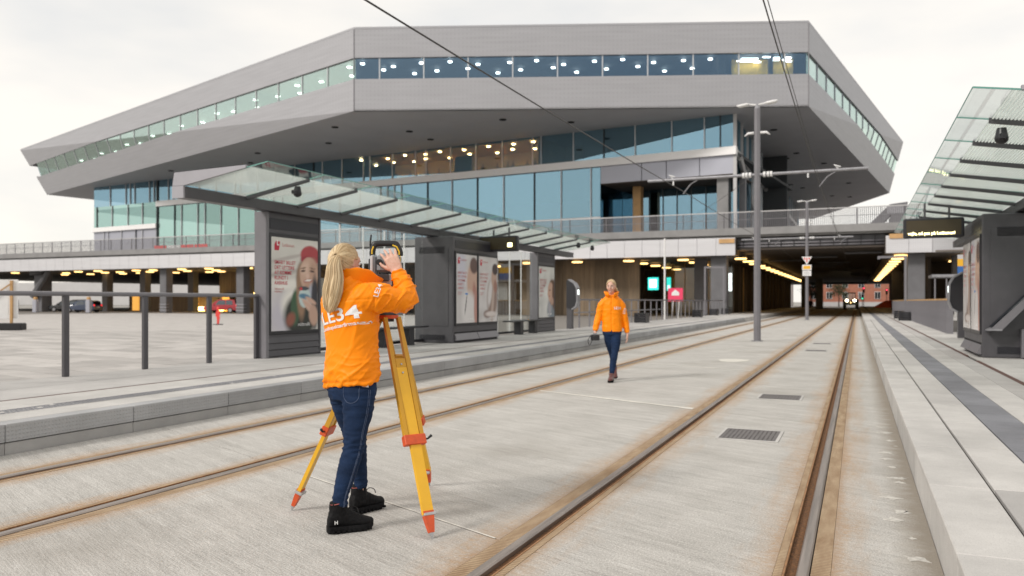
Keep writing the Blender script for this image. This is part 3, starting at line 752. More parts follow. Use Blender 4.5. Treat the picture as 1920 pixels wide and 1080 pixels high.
for i, (x, y) in enumerate(((-29.3, 71.7), (-31, 76.5), (-34.3, 73), (-35.3, 77), (-39.3, 72.5), (-40.3, 76.5), (-44.3, 73))): lampobj((x, y, 5.0), .58, .16, 'lamp_warm', 'ceiling_lamp', 'flat round warm lamp seen through the far shelter glass, %s from the right' % ordinal(i), 'lamp', 'lamps under the deck')
for i, x in enumerate((-82.2, -78.9, -73.3, -69.3, -65.6)):
    solo(MB().bev(x - .7, x + .7, 82.6, 82.9, .08, .62, .03), 'floor_light', 'lamp_floor', 'glowing yellow low light at the foot of the boarded wall, %s from the left' % ordinal(i), 'lamp', 'floor level lights under the deck', base=(x, 82.7, 0))
for i, (x, w) in enumerate(((-72.5, 4.2), (-67.0, 3.4))):
    solo(MB().box(x - w / 2, x + w / 2, 83.4, 83.6, 2.35, 2.5), 'strip_light', 'lamp_floor', 'long yellow strip light above the dark doorways, ' + ('left' if i == 0 else 'right') + ' one of two', 'lamp', base=(x, 83.5, 2.35))
# ------------------------------------------------------------------ tram stop shelters
def frit():
    m, t, b = newmat('frit_glass'); t.nodes.remove(b); o = t.nodes['Material Output']
    X = nd(t, 'ShaderNodeSeparateXYZ', {0: nd(t, 'ShaderNodeNewGeometry').outputs['Position']}).outputs[0]
    st = math_(t, 'LESS_THAN', math_(t, 'FRACT', math_(t, 'MULTIPLY', X, 27.)), .5)
    tr = nd(t, 'ShaderNodeBsdfTransparent', {'Color': (.9, .95, .93, 1)})
    gl = nd(t, 'ShaderNodeBsdfGlossy', {'Color': (.9, .94, .92, 1), 'Roughness': .02})
    lw = nd(t, 'ShaderNodeLayerWeight', {'Blend': .5})
    g = nd(t, 'ShaderNodeMixShader', {0: mrange(t, math_(t, 'POWER', lw.outputs['Facing'], 3.5), 0, 1, .04, .6), 1: tr.outputs[0], 2: gl.outputs[0]})
    df = nd(t, 'ShaderNodeBsdfDiffuse', {'Color': (.76, .79, .77, 1)}); tl = nd(t, 'ShaderNodeBsdfTranslucent', {'Color': (.84, .88, .86, 1)})
    w = nd(t, 'ShaderNodeMixShader', {0: .6, 1: df.outputs[0], 2: tl.outputs[0]})
    s = nd(t, 'ShaderNodeMixShader', {0: st, 1: g.outputs[0], 2: w.outputs[0]})
    t.links.new(s.outputs[0], o.inputs[0])
frit()
pm('glass_edge', (.12, .3, .26), .2)
m_, t_, b_ = newmat('poster_print')
at_ = nd(t_, 'ShaderNodeVertexColor', layer_name='print'); t_.links.new(at_.outputs[0], b_.inputs['Base Color']); b_.inputs['Roughness'].default_value = .25
pm('print_red', (.5, .02, .05), .4); pm('print_white', (.8, .8, .8), .4); pm('print_pink', (.55, .2, .2), .4)

def soft(x, y, cx, cy, rx, ry, rot, s):
    c, sn = math.cos(rot), math.sin(rot); dx, dy = x - cx, y - cy
    d = math.hypot((dx * c + dy * sn) / rx, (-dx * sn + dy * c) / ry)
    v = (1 - d) / s + .5
    return 0 if v < 0 else 1 if v > 1 else v
POST = {}
POST['coffee'] = ((.72, .70, .66), [  # printed photograph of a smiling person with knitted hat and paper cup, as soft blobs of ink
    (.2, .15, .3, .25, 0, 1.2, (.55, .53, .6)), (.25, .62, .35, .03, .12, .8, (.45, .42, .4)), (.3, .78, .4, .02, .15, .8, (.5, .46, .44)), (.35, .5, .3, .05, .1, .9, (.82, .8, .76)),
    (.4, .3, .2, .14, .3, .7, (.84, .82, .77)), (.62, .16, .36, .24, .0, .3, (.03, .035, .03)), (.5, .25, .1, .2, -.1, .3, (.05, .11, .06)), (.4, .12, .1, .07, .4, .6, (.28, .1, .07)),
    (.8, .57, .28, .24, 0, .2, (.14, .085, .05)), (.62, .42, .1, .3, .05, .4, (.32, .2, .13)), (.83, .83, .22, .11, 0, .15, (.42, .05, .06)), (.83, .78, .22, .045, 0, .25, (.33, .03, .045)),
    (.8, .62, .205, .19, .04, .1, (.60, .40, .31)), (.74, .68, .12, .07, .1, .8, (.69, .49, .39)), (.9, .66, .1, .12, 0, .9, (.52, .33, .25)),
    (.67, .655, .05, .013, .1, .4, (.1, .06, .05)), (.87, .655, .055, .013, -.1, .4, (.1, .06, .05)), (.67, .685, .06, .008, .1, .5, (.2, .12, .08)), (.88, .685, .065, .008, -.1, .5, (.2, .12, .08)), (.77, .6, .035, .03, 0, .8, (.72, .5, .41)),
    (.78, .545, .1, .022, .08, .4, (.42, .14, .13)), (.78, .55, .075, .011, .08, .4, (.85, .82, .78)), (.78, .49, .1, .04, 0, .9, (.53, .33, .25)), (.88, .38, .1, .13, .2, .4, (.42, .44, .52)), (.93, .3, .08, .3, .0, .4, (.04, .04, .05)),
    (.7, .36, .13, .115, -.08, .12, (.55, .66, .66)), (.7, .37, .125, .03, -.08, .3, (.09, .22, .34)), (.68, .46, .12, .022, 0, .3, (.07, .08, .1)), (.62, .455, .03, .02, 0, .4, (.6, .05, .06)),
    (.78, .29, .15, .025, -.35, .35, (.66, .45, .36)), (.8, .255, .15, .025, -.4, .35, (.61, .40, .32)), (.82, .22, .14, .025, -.45, .35, (.65, .44, .35)), (.84, .325, .13, .026, -.3, .35, (.62, .41, .32)), (.9, .16, .1, .12, .3, .3, (.55, .36, .28))])
POST['shoulder'] = ((.70, .68, .68), [(.8, .6, .3, .3, .1, .3, (.58, .40, .32)), (.85, .85, .2, .12, 0, .3, (.14, .09, .08)), (.9, .4, .1, .2, .3, .5, (.45, .24, .2)), (.6, .2, .35, .25, 0, .5, (.72, .7, .7)), (.95, .2, .1, .25, 0, .4, (.5, .27, .23)), (.45, .27, .02, .16, -.35, .4, (.1, .1, .1)), (.48, .425, .07, .014, 0, .3, (.02, .2, .6)), (.25, .8, .2, .3, 0, 1, (.58, .58, .66))])
POST['jacket'] = ((.70, .68, .68), [(.72, .35, .28, .3, -.2, .4, (.30, .22, .19)), (.6, .45, .1, .22, -.4, .5, (.68, .66, .66)), (.75, .3, .07, .3, -.2, .6, (.50, .4, .35)), (.82, .68, .15, .16, 0, .25, (.52, .37, .3)), (.88, .82, .16, .09, 0, .3, (.08, .06, .06)), (.9, .55, .1, .1, 0, .5, (.36, .2, .16)), (.45, .12, .2, .06, 0, .5, (.25, .18, .16)), (.65, .12, .3, .04, 0, .6, (.68, .62, .6))])
POST['profile'] = ((.74, .74, .72), [(.85, .14, .32, .18, 0, .35, (.20, .24, .28)), (.7, .2, .12, .16, .2, .6, (.38, .38, .42)), (.86, .5, .24, .26, .1, .2, (.16, .1, .07)), (.76, .5, .19, .2, .12, .15, (.58, .38, .29)), (.6, .46, .05, .03, 0, .5, (.6, .4, .31)), (.68, .42, .05, .012, 0, .5, (.4, .16, .15)), (.7, .54, .05, .012, .1, .5, (.1, .07, .06)), (.98, .45, .12, .3, 0, .3, (.13, .08, .06)), (.85, .32, .1, .08, 0, .5, (.5, .32, .25))])
def poster(parent, key, org, ex, ez, w, h, name='poster', words=True):
    """printed sheet: a fine grid of points carrying the ink colours, facing ex x ez"""
    nx, ny = 44, 88; org = V3(org); ex = V3(ex).normalized(); ez = V3(ez).normalized(); nrm = ex.cross(ez)
    base, blobs = POST[key]; vs, cols = [], []
    for j in range(ny + 1):
        for i in range(nx + 1):
            x, y = i / nx, j / ny; c = list(base)
            k = .9 + .2 * noise.noise((x * 3, y * 5, len(key)))
            c = [q * k for q in c]
            for cx, cy, rx, ry, rot, s, bc in blobs:
                f = soft(x, y, cx, cy, rx, ry, rot, s)
                if f: c = [a * (1 - f) + b * f for a, b in zip(c, bc)]
            vs.append(org + ex * (x * w) + ez * (y * h)); cols.append((*c, 1))
    me = bpy.data.meshes.new(name); o0 = ORG.get(parent.name, V3())
    me.from_pydata([v - o0 for v in vs], [], [(j * (nx + 1) + i, j * (nx + 1) + i + 1, (j + 1) * (nx + 1) + i + 1, (j + 1) * (nx + 1) + i) for j in range(ny) for i in range(nx)])
    ca = me.color_attributes.new('print', 'FLOAT_COLOR', 'POINT')
    for i, c in enumerate(cols): ca.data[i].color = c
    p = link(name, me, 'poster_print', parent)
    def at(x, y, d=.003): return org + ex * (x * w) + ez * (y * h) + nrm * d - o0
    lg = MB().ext([at(.06, .86), at(.15, .86), at(.17, .94), at(.17, .955), at(.085, .955), at(.06, .92)], nrm * .001).build('logo', 'print_red', p)
    lettering('L', .075 * w / .8, frame(at(.105, .915, .005), ex, ez), 'print_white', p, bold=.04)
    lettering('Letbanen', .055 * w / .8, frame(at(.22, .905), ex, ez), 'print_pink', p)
    if words:
        for k, s in enumerate(('SMART BILLET', 'DET LETTERE', 'AT KOMME', 'RUNDT I', 'AARHUS')):
            lettering(s, .056 * w / .8, frame(at(.06, .715 - .055 * k), ex, ez), 'print_red' if key == 'coffee' else 'print_pink', p, bold=.01)
        for k, s in enumerate(('letbanen.dk', 'rejsekort')): lettering(s, .034 * w / .8, frame(at(.06, .44 - .028 * k), ex, ez), 'print_pink', p)
    lettering('midttrafik', .055 * w / .8, frame(at(.55, .045), ex, ez), 'print_white', p)
    return p

def shelter(bx, dr, y0, y1, name, label):
    """bx: line of the roof beam, dr: +1 when the track lies towards +X"""
    T = thing(name, label, 'shelter', (bx, y0, ZP)); X = lambda x: bx + dr * x
    def bxp(n, xa, xb, ya, yb, za, zb, mat, par=None, bev=.006):
        a, b = sorted((X(xa), X(xb))); return MB().bev(a, b, ya, yb, za, zb, bev).build(n, mat, par or T, world=True)
    ex, ez = (V3((0, 1, 0)) if dr > 0 else V3((0, -1, 0))), V3((0, 0, 1))
    bxp('beam', -.13, .12, y0 + .02, y1, 3.08, 3.27, 'dark_metal', bev=.012)
    MB().box(min(X(-.15), X(.1)), max(X(-.15), X(.1)), y0 - .02, y0 + .018, 3.075, 3.275).build('beam_end', 'plate_grey', T, world=True)
    MB().ext([(X(-.14), y0 - .02, 3.28), (X(-.1), y0 - .02, 3.5), (X(1.41), y0 - .02, 3.53), (X(1.41), y0 - .02, 3.485), (X(.12), y0 - .02, 3.28)], (0, .05, 0)).build('end_plate', 'plate_grey', T, world=True)
    n = 13; w = (y1 - .7 - y0) / n
    zr = lambda x: 3.285 + (x - .1) * .154
    for k in range(n):
        a, b = y0 + k * w + .012, y0 + (k + 1) * w - .012
        def sheet(nm, xa, xb, mat, par): return MB().ext([(X(xa), a, zr(xa)), (X(xb), a, zr(xb)), (X(xb), b, zr(xb)), (X(xa), b, zr(xa))], (0, 0, .012)).build(nm, mat, par, world=True)
        p = sheet('roof_pane', .1, 1.48, 'frit_glass', T); sheet('clear_edge', 1.482, 1.83, 'shelter_glass', p)
        MB().ext([(X(1.83), a, zr(1.83)), (X(1.836), a, zr(1.836)), (X(1.836), b, zr(1.836)), (X(1.83), b, zr(1.83))], (0, 0, .013)).build('pane_edge', 'glass_edge', p, world=True)
        for yy in (a - .011, ): MB().ext([(X(.1), yy, zr(.1) - .004), (X(1.83), yy, zr(1.83) - .004), (X(1.83), yy + .01, zr(1.83) - .004), (X(.1), yy + .01, zr(.1) - .004)], (0, 0, .018)).build('pane_edge', 'glass_edge', p, world=True)
        if k: MB().ext([(X(.08), a - .035, zr(.08) - .075), (X(1.5), a - .035, zr(1.5) - .045), (X(1.5), a + .015, zr(1.5) - .045), (X(.08), a + .015, zr(.08) - .075)], (0, 0, .062 if True else 0)).build('rafter', 'dark_metal', T, world=True)
    def face(par, xa, ya, yb, keys, cab):
        """everything on the track side of a pillar: dark grille, framed posters, louvres"""
        f = xa
        bxp('grille', f - .01, f + .008, ya + .12, yb - .06, 2.76, 2.97, 'grille', par, .002)
        m = len(keys); wd = (yb - ya - .12) / m
        for i, kx in enumerate(keys):
            a, b = ya + .08 + i * wd, ya + .08 + (i + 1) * wd - .03
            bxp('poster_frame', f - .01, f + .03, a, b, .72, 2.68, 'black_metal', par, .008)
            px = X(f + .032); org = (px, a + .05 if dr > 0 else b - .05, .79)
            poster(par, kx, org, ex, ez, b - a - .1, 1.82)
            if cab:
                MB().ext([(X(f + .004), a, .33), (X(f + .09), a, .35), (X(f + .004), a, .52)], (0, b - a, 0)).build('flap', 'dark_metal_light', par, world=True)
            MB().box(*sorted((X(f - .005), X(f + .004))), a, b, .31, .56 if cab else .31 + .001, ).build('flap_recess', 'black_void', par, world=True) if cab else None
        if not cab:
            for j in range(3): MB().ext([(X(f), ya + .06, .30 + j * .125), (X(f + .022), ya + .06, .31 + j * .125), (X(f + .004), ya + .06, .415 + j * .125)], (0, yb - ya - .12, 0)).build('louvre', 'dark_metal', par, world=True)
    for ya, yb, key in ((y0 + 2.12, y0 + 3.8, 'coffee'), (y0 + 16.1, y0 + 17.9, 'profile')):
        p = bxp('pillar', -.28, -.03, ya, yb, ZP, 3.08, 'dark_metal')
        bxp('side_post', -.285, .0, ya - .015, ya + .07, ZP, 3.08, 'dark_metal_light', p); bxp('side_post', -.285, -.015, yb - .05, yb + .012, ZP, 3.08, 'dark_metal', p)
        face(p, -.03, ya, yb, [key], False)
    ya, yb = y0 + 8.4, y0 + 11.2
    p = bxp('cabinet', -.45, .7, ya, yb, ZP, 3.06, 'dark_metal', bev=.02)
    face(p, .7, ya, yb, ['shoulder', 'jacket'], True)
    bxp('side_panel', -.36, .56, ya - .012, ya + .01, .72, 2.76, 'dark_metal', p, .003)
    for za, zb in ((.36, .5), (2.62, 2.8)):
        for j in range(7): MB().box(*sorted((X(-.3), X(.45))), ya - .012, ya + .004, za + j * (zb - za) / 7, za + (j + .55) * (zb - za) / 7).build('vent_slat', 'grille', p, world=True)
    # glass walls
    for a, b in ((y0 + 3.83, y0 + 8.38), (y0 + 11.22, y0 + 16.07)):
        k = 5; wv = (b - a) / k
        for i in range(k):
            MB().box(*sorted((X(-.212), X(-.2))), a + i * wv + .006, a + (i + 1) * wv - .006, .38, 3.06).build('wall_pane', 'shelter_glass', T, world=True)
            if i: MB().box(*sorted((X(-.225), X(-.19))), a + i * wv - .006, a + i * wv + .006, .38, 3.07).build('glazing_bar', 'white_band', T, world=True)
        bxp('foot_rail', -.24, -.17, a, b, .31, .38, 'black_metal')
    return T
SHL = shelter(-10.3, 1, 9.92, 29.55, 'tram_shelter', 'dark grey tram shelter with sloping glass roof on the far platform')
SHR = shelter(2.92, -1, 9.35, 28.9, 'tram_shelter', 'dark grey tram shelter with glass roof cut by the right picture edge')

def bench(x, y0, y1, label):
    T = thing('bench', label, 'bench', (x, (y0 + y1) / 2, ZP), group='benches in the far shelter')
    MB().bev(x - .18, x + .18, y0, y1, .70, .745, .01).build('seat', 'black_metal', T, world=True)
    for f in (.3, .72): yy = y0 + (y1 - y0) * f; MB().bev(x - .12, x + .12, yy - .13, yy + .13, ZP, .7, .006).build('leg', 'black_metal', T, world=True)
bench(-10.25, 15.2, 17.9, 'black bench behind the yellow tripod in the far shelter')
bench(-10.2, 23.2, 26.2, 'black bench between the double poster cabinet and the last pillar of the far shelter')

def display(x0, x1, y, z0, z1, ztop, label, txt, line, sx):
    T = thing('departure_display', label, 'display', ((x0 + x1) / 2, y, z0))
    MB().bev(x0, x1, y, y + .16, z0, z1, .025).build('housing', 'black_metal', T, world=True)
    s = MB().box(x0 + .06, x1 - .06, y - .004, y + .02, z0 + .06, z1 - .05).build('screen', 'display_dark', T, world=True)
    for f in (.36, .76): MB().box(x0 + (x1 - x0) * f - .02, x0 + (x1 - x0) * f + .02, y + .06, y + .1, z1 - .01, ztop).build('hanger', 'dark_metal', T, world=True)
    o0 = ORG[T.name]
    if txt: lettering(txt, sx, frame(V3((x0 + .09, y - .008, z0 + line)) - o0, (1, 0, 0), (0, 0, 1)), 'led_yellow', s, bold=.03)
    else: MB().box(x1 - .3, x1 - .16, y - .008, y - .004, z0 + .12, z0 + .24).build('led_block', 'led_yellow', s, world=True)
    return T
pm('display_dark', (.05, .038, .018), .35)
display(-9.96, -8.76, 20.6, 2.78, 3.22, 3.46, 'black departure display with one lit yellow block in the far shelter', '', .1, .2)
display(.93, 2.1, 19.4, 2.74, 3.17, 3.5, 'black departure display with yellow lettering hanging on the right', 'vejle, ad pas på Letbanen!', .07, .088)

def camera_dome(p, label):
    T = thing('security_camera', label, 'camera', p)
    p = V3(p); MB().cyl(p + V3((0, 0, .12)), p + V3((0, 0, .02)), .05, .07, 12).build('mount', 'black_metal', T, world=True, smooth=True, angle=40)
    MB().sph(p, (.075, .075, .07), 14, 8).build('dome', 'black_plastic', T, world=True, smooth=True)
    MB().box(p.x - .03, p.x + .03, p.y - .13, p.y - .05, p.z - .02, p.z + .04).build('hood', 'black_metal', T, world=True)
camera_dome((-9.05, 11.38, 3.27), 'black dome camera under the near end of the far shelter roof')
camera_dome((-8.95, 26.5, 3.3), 'left one of two small black cameras under the far end of the far roof')
camera_dome((-8.95, 28.1, 3.3), 'right one of two small black cameras under the far end of the far roof')
camera_dome((1.55, 10.82, 3.27), 'black camera under the right shelter roof near the picture edge')

# sloping console on the cabinet of the right shelter
T = thing('tilted_map_case', 'tilted glass topped map case at the right picture edge', 'map case', (3.0, 17.4, ZP))
P = [V3((2.28, 17.62, .85)), V3((3.3, 17.62, 1.95)), V3((3.3, 17.72, 1.95)), V3((2.28, 17.72, .85))]
MB().ext([V3((2.3, 17.35, .83)), V3((3.35, 17.35, 1.95)), V3((3.42, 17.35, 1.88)), V3((2.5, 17.35, .83))], (0, .36, 0)).build('case', 'dark_metal_light', T, world=True)
MB().ext([V3((2.33, 17.38, .87)), V3((3.33, 17.38, 1.94)), V3((3.33, 17.68, 1.94)), V3((2.33, 17.68, .87))], (-.008, 0, .008)).build('glass_top', 'car_glass', T, world=True)
MB().ext([V3((2.3, 17.34, .845)), V3((2.5, 17.34, .845)), V3((2.5, 17.34, .81)), V3((2.26, 17.34, .81))], (0, .38, 0)).build('ledge', 'galvanised', T, world=True)
MB().box(2.85, 3.0, 17.6, 17.72, ZP + .02, .84).build('bracket', 'dark_metal_light', T, world=True)

# ------------------------------------------------------------------ railings, ticket posts, planters, frames
RG = thing('railing', 'grey steel railing with round top tube left of the far shelter', 'railing', (-10.5, 5, ZP))
MB().cyl((-10.5, 2, 1.475), (-10.5, 12.05, 1.475), .034, n=14).build('top_tube', 'dark_metal_light', RG, world=True, smooth=True, angle=50)
for y in (5.2, 6.6, 8.0, 9.4, 10.78, 11.98): MB().bev(-10.53, -10.47, y - .045, y + .045, ZP, 1.45, .008).build('post', 'dark_metal', RG, world=True)
RG = thing('railing', 'long grey railing with many posts beyond the far shelter', 'railing', (-10.5, 31, ZP))
MB().box(-10.53, -10.47, 30.6, 72, 1.40, 1.47).build('top_rail', 'dark_metal_light', RG, world=True)
m = MB().box(-.025, .025, -.04, .04, 0, 1.13).mesh('post')
y = 31.2
while y < 72: link('post', m, 'dark_metal_light', RG, V3((-10.5, y, ZP)) - ORG[RG.name]); y += 1.38
MB().box(-10.51, -10.49, 30.6, 46, .88, .93).build('mid_rail', 'galvanised', RG, world=True)
RG = thing('railing', 'grey fin railing with timber handrail beyond the right shelter', 'railing', (2.85, 31, ZP))
MB().box(2.8, 2.92, 30.3, 76, 1.40, 1.46).build('handrail', 'orange_wood', RG, world=True)
m = MB().box(-.1, .1, -.02, .02, 0, 1.12).mesh('fin')
for i in range(80): link('fin', m, 'dark_metal_light', RG, V3((2.86, 30.4 + i * .57, ZP)) - ORG[RG.name])
def ticket_post(x, y, dr, label):
    T = thing('ticket_machine', label, 'ticket machine', (x, y, ZP), group='ticket machines at the platform ends')
    prof = [(-.02, .9), (.0, .62), (.0, 1.95), (.05, 1.98), (.3, 1.83), (.42, 1.6), (.44, 1.15), (.36, .92), (.22, .84), (.08, .9)]
    prof = [(0, .85), (0, 1.9), (.06, 1.93), (.3, 1.78), (.4, 1.6), (.42, 1.1), (.35, .9), (.2, .8)]
    MB().ext([(x + dr * a, y, ZP + z) for a, z in prof], (0, .34, 0)).build('body', 'black_metal', T, world=True)
    edge = [(.06, 1.94), (.3, 1.79), (.405, 1.6), (.425, 1.1), (.355, .895), (.2, .79)]; e2 = [(a + .035, z + (.03 if z > 1.5 else -.03)) for a, z in edge]
    m = MB()
    for i in range(len(edge) - 1): m.ext([(x + dr * p[0], y - .012, ZP + p[1]) for p in (edge[i], edge[i + 1], e2[i + 1], e2[i])], (0, .365, 0))
    m.build('chrome_rim', 'galvanised', T, world=True)
    MB().box(*sorted((x, x + dr * .2)), y + .04, y + .3, ZP, ZP + .86).build('pedestal', 'dark_metal', T, world=True)
    MB().box(*sorted((x + dr * .43, x + dr * .45)), y + .08, y + .26, ZP + 1.25, ZP + 1.55).build('screen', 'screen_white', T, world=True)
ticket_post(-10.55, 29.75, 1, 'black ticket machine with chrome rim beyond the far shelter')
ticket_post(2.95, 26.9, -1, 'black ticket machine with chrome rim beside the right shelter')
for i, (x, y, lb) in enumerate(((-10.1, 40, 'behind the walking person'), (-10.1, 55.5, 'right of the pink sign'), (-10.2, 63, 'at the dark column'), (-10.2, 69, 'by the grey gate frame'), (2.45, 50, 'nearest on the right platform'), (2.45, 56, 'second on the right platform'))):
    T = thing('planter_box', 'black slatted planter box ' + lb, 'planter', (x, y, ZP), group='black boxes along the railings')
    for j in range(4): MB().box(x - .3, x + .3, y - .4, y + .4, ZP + .03 + j * .12, ZP + .13 + j * .12).build('slat', 'black_metal', T, world=True)
    for sx in (-.27, .27): MB().box(x + sx - .02, x + sx + .02, y - .36, y + .36, ZP, ZP + .5).build('corner_post', 'black_plastic', T, world=True)
solo(MB().cyl((-10.75, 48.2, 0), (-10.75, 48.2, 5.2), .055, n=10), 'white_pole', 'white_paint', 'thin tall white pole behind the far railing', 'pole', base=(-10.75, 48.2, 0))
T = thing('estate_sign', 'pink sign board on two white legs behind the far railing', 'sign', (-11.1, 53, 0))
pm('pink_paint', (.75, .05, .13), .4)
MB().bev(-11.6, -10.6, 53, 53.05, 1.35, 2.25, .02).build('board', 'pink_paint', T, world=True)
MB().ext([(-11.35, 52.985, 1.75), (-10.85, 52.985, 1.75), (-10.85, 52.985, 1.95), (-11.1, 52.985, 2.15), (-11.35, 52.985, 1.95)], (0, .01, 0)).build('emblem', 'white_paint', T, world=True)
for x in (-11.35, -10.95): MB().cyl((x, 53.03, 0), (x + .1, 53.03, 1.4), .03, n=6).build('leg', 'white_paint', T, world=True)
for i, (x, y, dr) in enumerate(((-9.9, 66, -1), (2.75, 55, -1))):
    T = thing('gate_frame', 'grey steel gate frame ' + ('left of the tunnel' if i == 0 else 'above the right platform'), 'gate', (x, y, ZP))
    for a in (0, 1.5): MB().box(x + dr * a - .07, x + dr * a + .07, y - .07, y + .07, ZP if not (i == 1 and a) else 4.0, 4.2).build('post', 'dark_metal_light', T, world=True)
    MB().box(*sorted((x + .07, x + dr * 1.5 - .07)), y - .06, y + .06, 4.06, 4.2).build('lintel', 'dark_metal_light', T, world=True)
    
# ------------------------------------------------------------------ overhead line
def mast(x, y, h, arm_z, xa, xb, label):
    T = thing('overhead_line_mast', label, 'mast', (x, y, 0), group='masts between the tracks')
    MB().tube([(x, y, 0), (x, y, h)], [.12, .1], 8).build('shaft', 'dark_metal_light', T, world=True, smooth=True, angle=30)
    MB().cyl((x, y, 0), (x, y, .03), .2, n=12).build('foot_plate', 'galvanised', T, world=True)
    MB().cyl((x, y, h), (x, y, h + .16), .1, .04, 10).build('cap', 'galvanised', T, world=True)
    for s in (-1, 1):
        L_ = MB().tube([(x, y, h + .12), (x + s * .25, y, h + .16), (x + s * .3, y, h + .18)], [.03, .03, .03], 6).build('lamp_arm', 'white_paint', T, world=True)
        MB().tube([(x + s * .26, y, h + .17), (x + s * .34, y, h + .16), (x + s * .6, y, h + .13 + (.06 if s > 0 else 0)), (x + s * .68, y, h + .16 + (.06 if s > 0 else 0))], [(.05, .03), (.11, .06), (.11, .055), (.05, .02)], 10, flat=(0, 1, 0)).build('lamp_head', 'white_paint', L_, world=True, smooth=True)
        MB().tube([(x + s * .1, y, 7.12), (x + s * .3, y, 7.12), (x + s * .42, y, 7.03)], [.05, .045, .02], 8).build('spot_light', 'white_paint', T, world=True, smooth=True)
    a = MB().cyl((xa, y, arm_z), (xb, y, arm_z), .055, n=10).build('cross_arm', 'galvanised', T, world=True, smooth=True, angle=40)
    for s in (-1, 1):
        for q in (.2, .32, .42): MB().cyl((x + s * q, y, arm_z), (x + s * (q + .07), y, arm_z), .095, n=10).build('insulator', 'white_paint', a, world=True)
    for xw in (-5.65, -1.15):
        MB().tube([(xw - .35, y, arm_z - .03), (xw - .35, y, arm_z - .2)], .03, 6).build('clamp', 'white_paint', a, world=True)
        MB().tube([(xw + .5, y, arm_z - .05), (xw + .25, y, arm_z - .2), (xw, y, arm_z - .52)], .02, 6).build('steady_arm', 'galvanised', a, world=True)
    for xw in (xa + .9, xb - .9): MB().tube([(xw, y, arm_z + .04), (xw - .12, y, arm_z + .16), (xw + .08, y, arm_z + .1)], [.03, .05, .02], 6).build('cable_clip', 'white_paint', a, world=True)
    return T
mast(-3.13, 28.3, 7.95, 5.69, -6.92, .33, 'tall grey overhead line mast with lamps and cross arm')
M2 = mast(-3.36, 62, 8.55, 6.0, -8.0, -.25, 'farther overhead line mast carrying the triangular sign')
pm('sign_red', (.6, .03, .03), .4); pm('sign_yellow', (.75, .4, .02), .4)
def sign_things():
    y = 61.84
    T = thing('warning_sign', 'white downward triangle sign with red symbols on the farther mast', 'sign', (-3.36, y, 4.3))
    MB().ext([(-3.72, y, 4.62), (-3.0, y, 4.62), (-3.36, y, 4.06)], (0, .03, 0)).build('plate', 'white_paint', T, world=True)
    for a, z in ((-.16, 4.48), (.0, 4.46), (.16, 4.48), (0, 4.3)): MB().box(-3.36 + a - .045, -3.36 + a + .045, y - .008, y - .002, z - .07, z + .07).build('symbol', 'sign_red', T, world=True)
    T = thing('yellow_sign', 'white sign with a yellow field below the triangle on the farther mast', 'sign', (-3.36, y, 3.6))
    MB().bev(-3.68, -3.04, y, y + .03, 3.64, 4.03, .02).build('plate', 'white_paint', T, world=True); MB().box(-3.6, -3.12, y - .008, y - .001, 3.72, 3.95).build('field', 'sign_yellow', T, world=True)
    T = thing('text_sign', 'small white sign with grey lines lowest on the farther mast', 'sign', (-3.36, y, 3.2))
    MB().bev(-3.66, -3.06, y, y + .03, 3.22, 3.6, .02).build('plate', 'white_paint', T, world=True)
    for z in (3.35, 3.47): MB().box(-3.56, -3.16, y - .006, y - .001, z, z + .025).build('line', 'dark_metal_light', T, world=True)
sign_things()
pm('cable', (.03, .028, .028), .5)
def cable(pts, r, label):
    out = []
    for a, b in zip(pts, pts[1:]):
        a, b = V3(a), V3(b); n = 12
        for i in range(n): f = i / n; out.append(a.lerp(b, f) - V3((0, 0, .1 * 4 * f * (1 - f))))
    out.append(V3(pts[-1])); solo(MB().tube(out, r, 6), 'overhead_wire', 'cable', label, 'wire', base=out[0])
cable([(-5.35, -6, 5.02), (-5.62, 28.3, 5.24), (-5.2, 62, 5.3), (-5.3, 100, 5.3), (-5.3, 168, 5.3)], .013, 'contact wire crossing the sky over the far track')
cable([(-1.0, -6, 5.18), (-1.13, 28.3, 5.18), (-.95, 62, 5.35), (-1.0, 100, 5.35), (-1.0, 168, 5.35)], .011, 'contact wire over the nearer track')
cable([(-.955, -6, 5.2), (-1.09, 28.3, 5.22), (-.93, 62, 5.4), (-.97, 100, 5.4)], .007, 'carrier wire beside the nearer contact wire')
cable([(-3.13, 28.2, 5.75), (-11.0, 60, 7.9)], .01, 'thin guy wire running from the nearer mast to the deck')
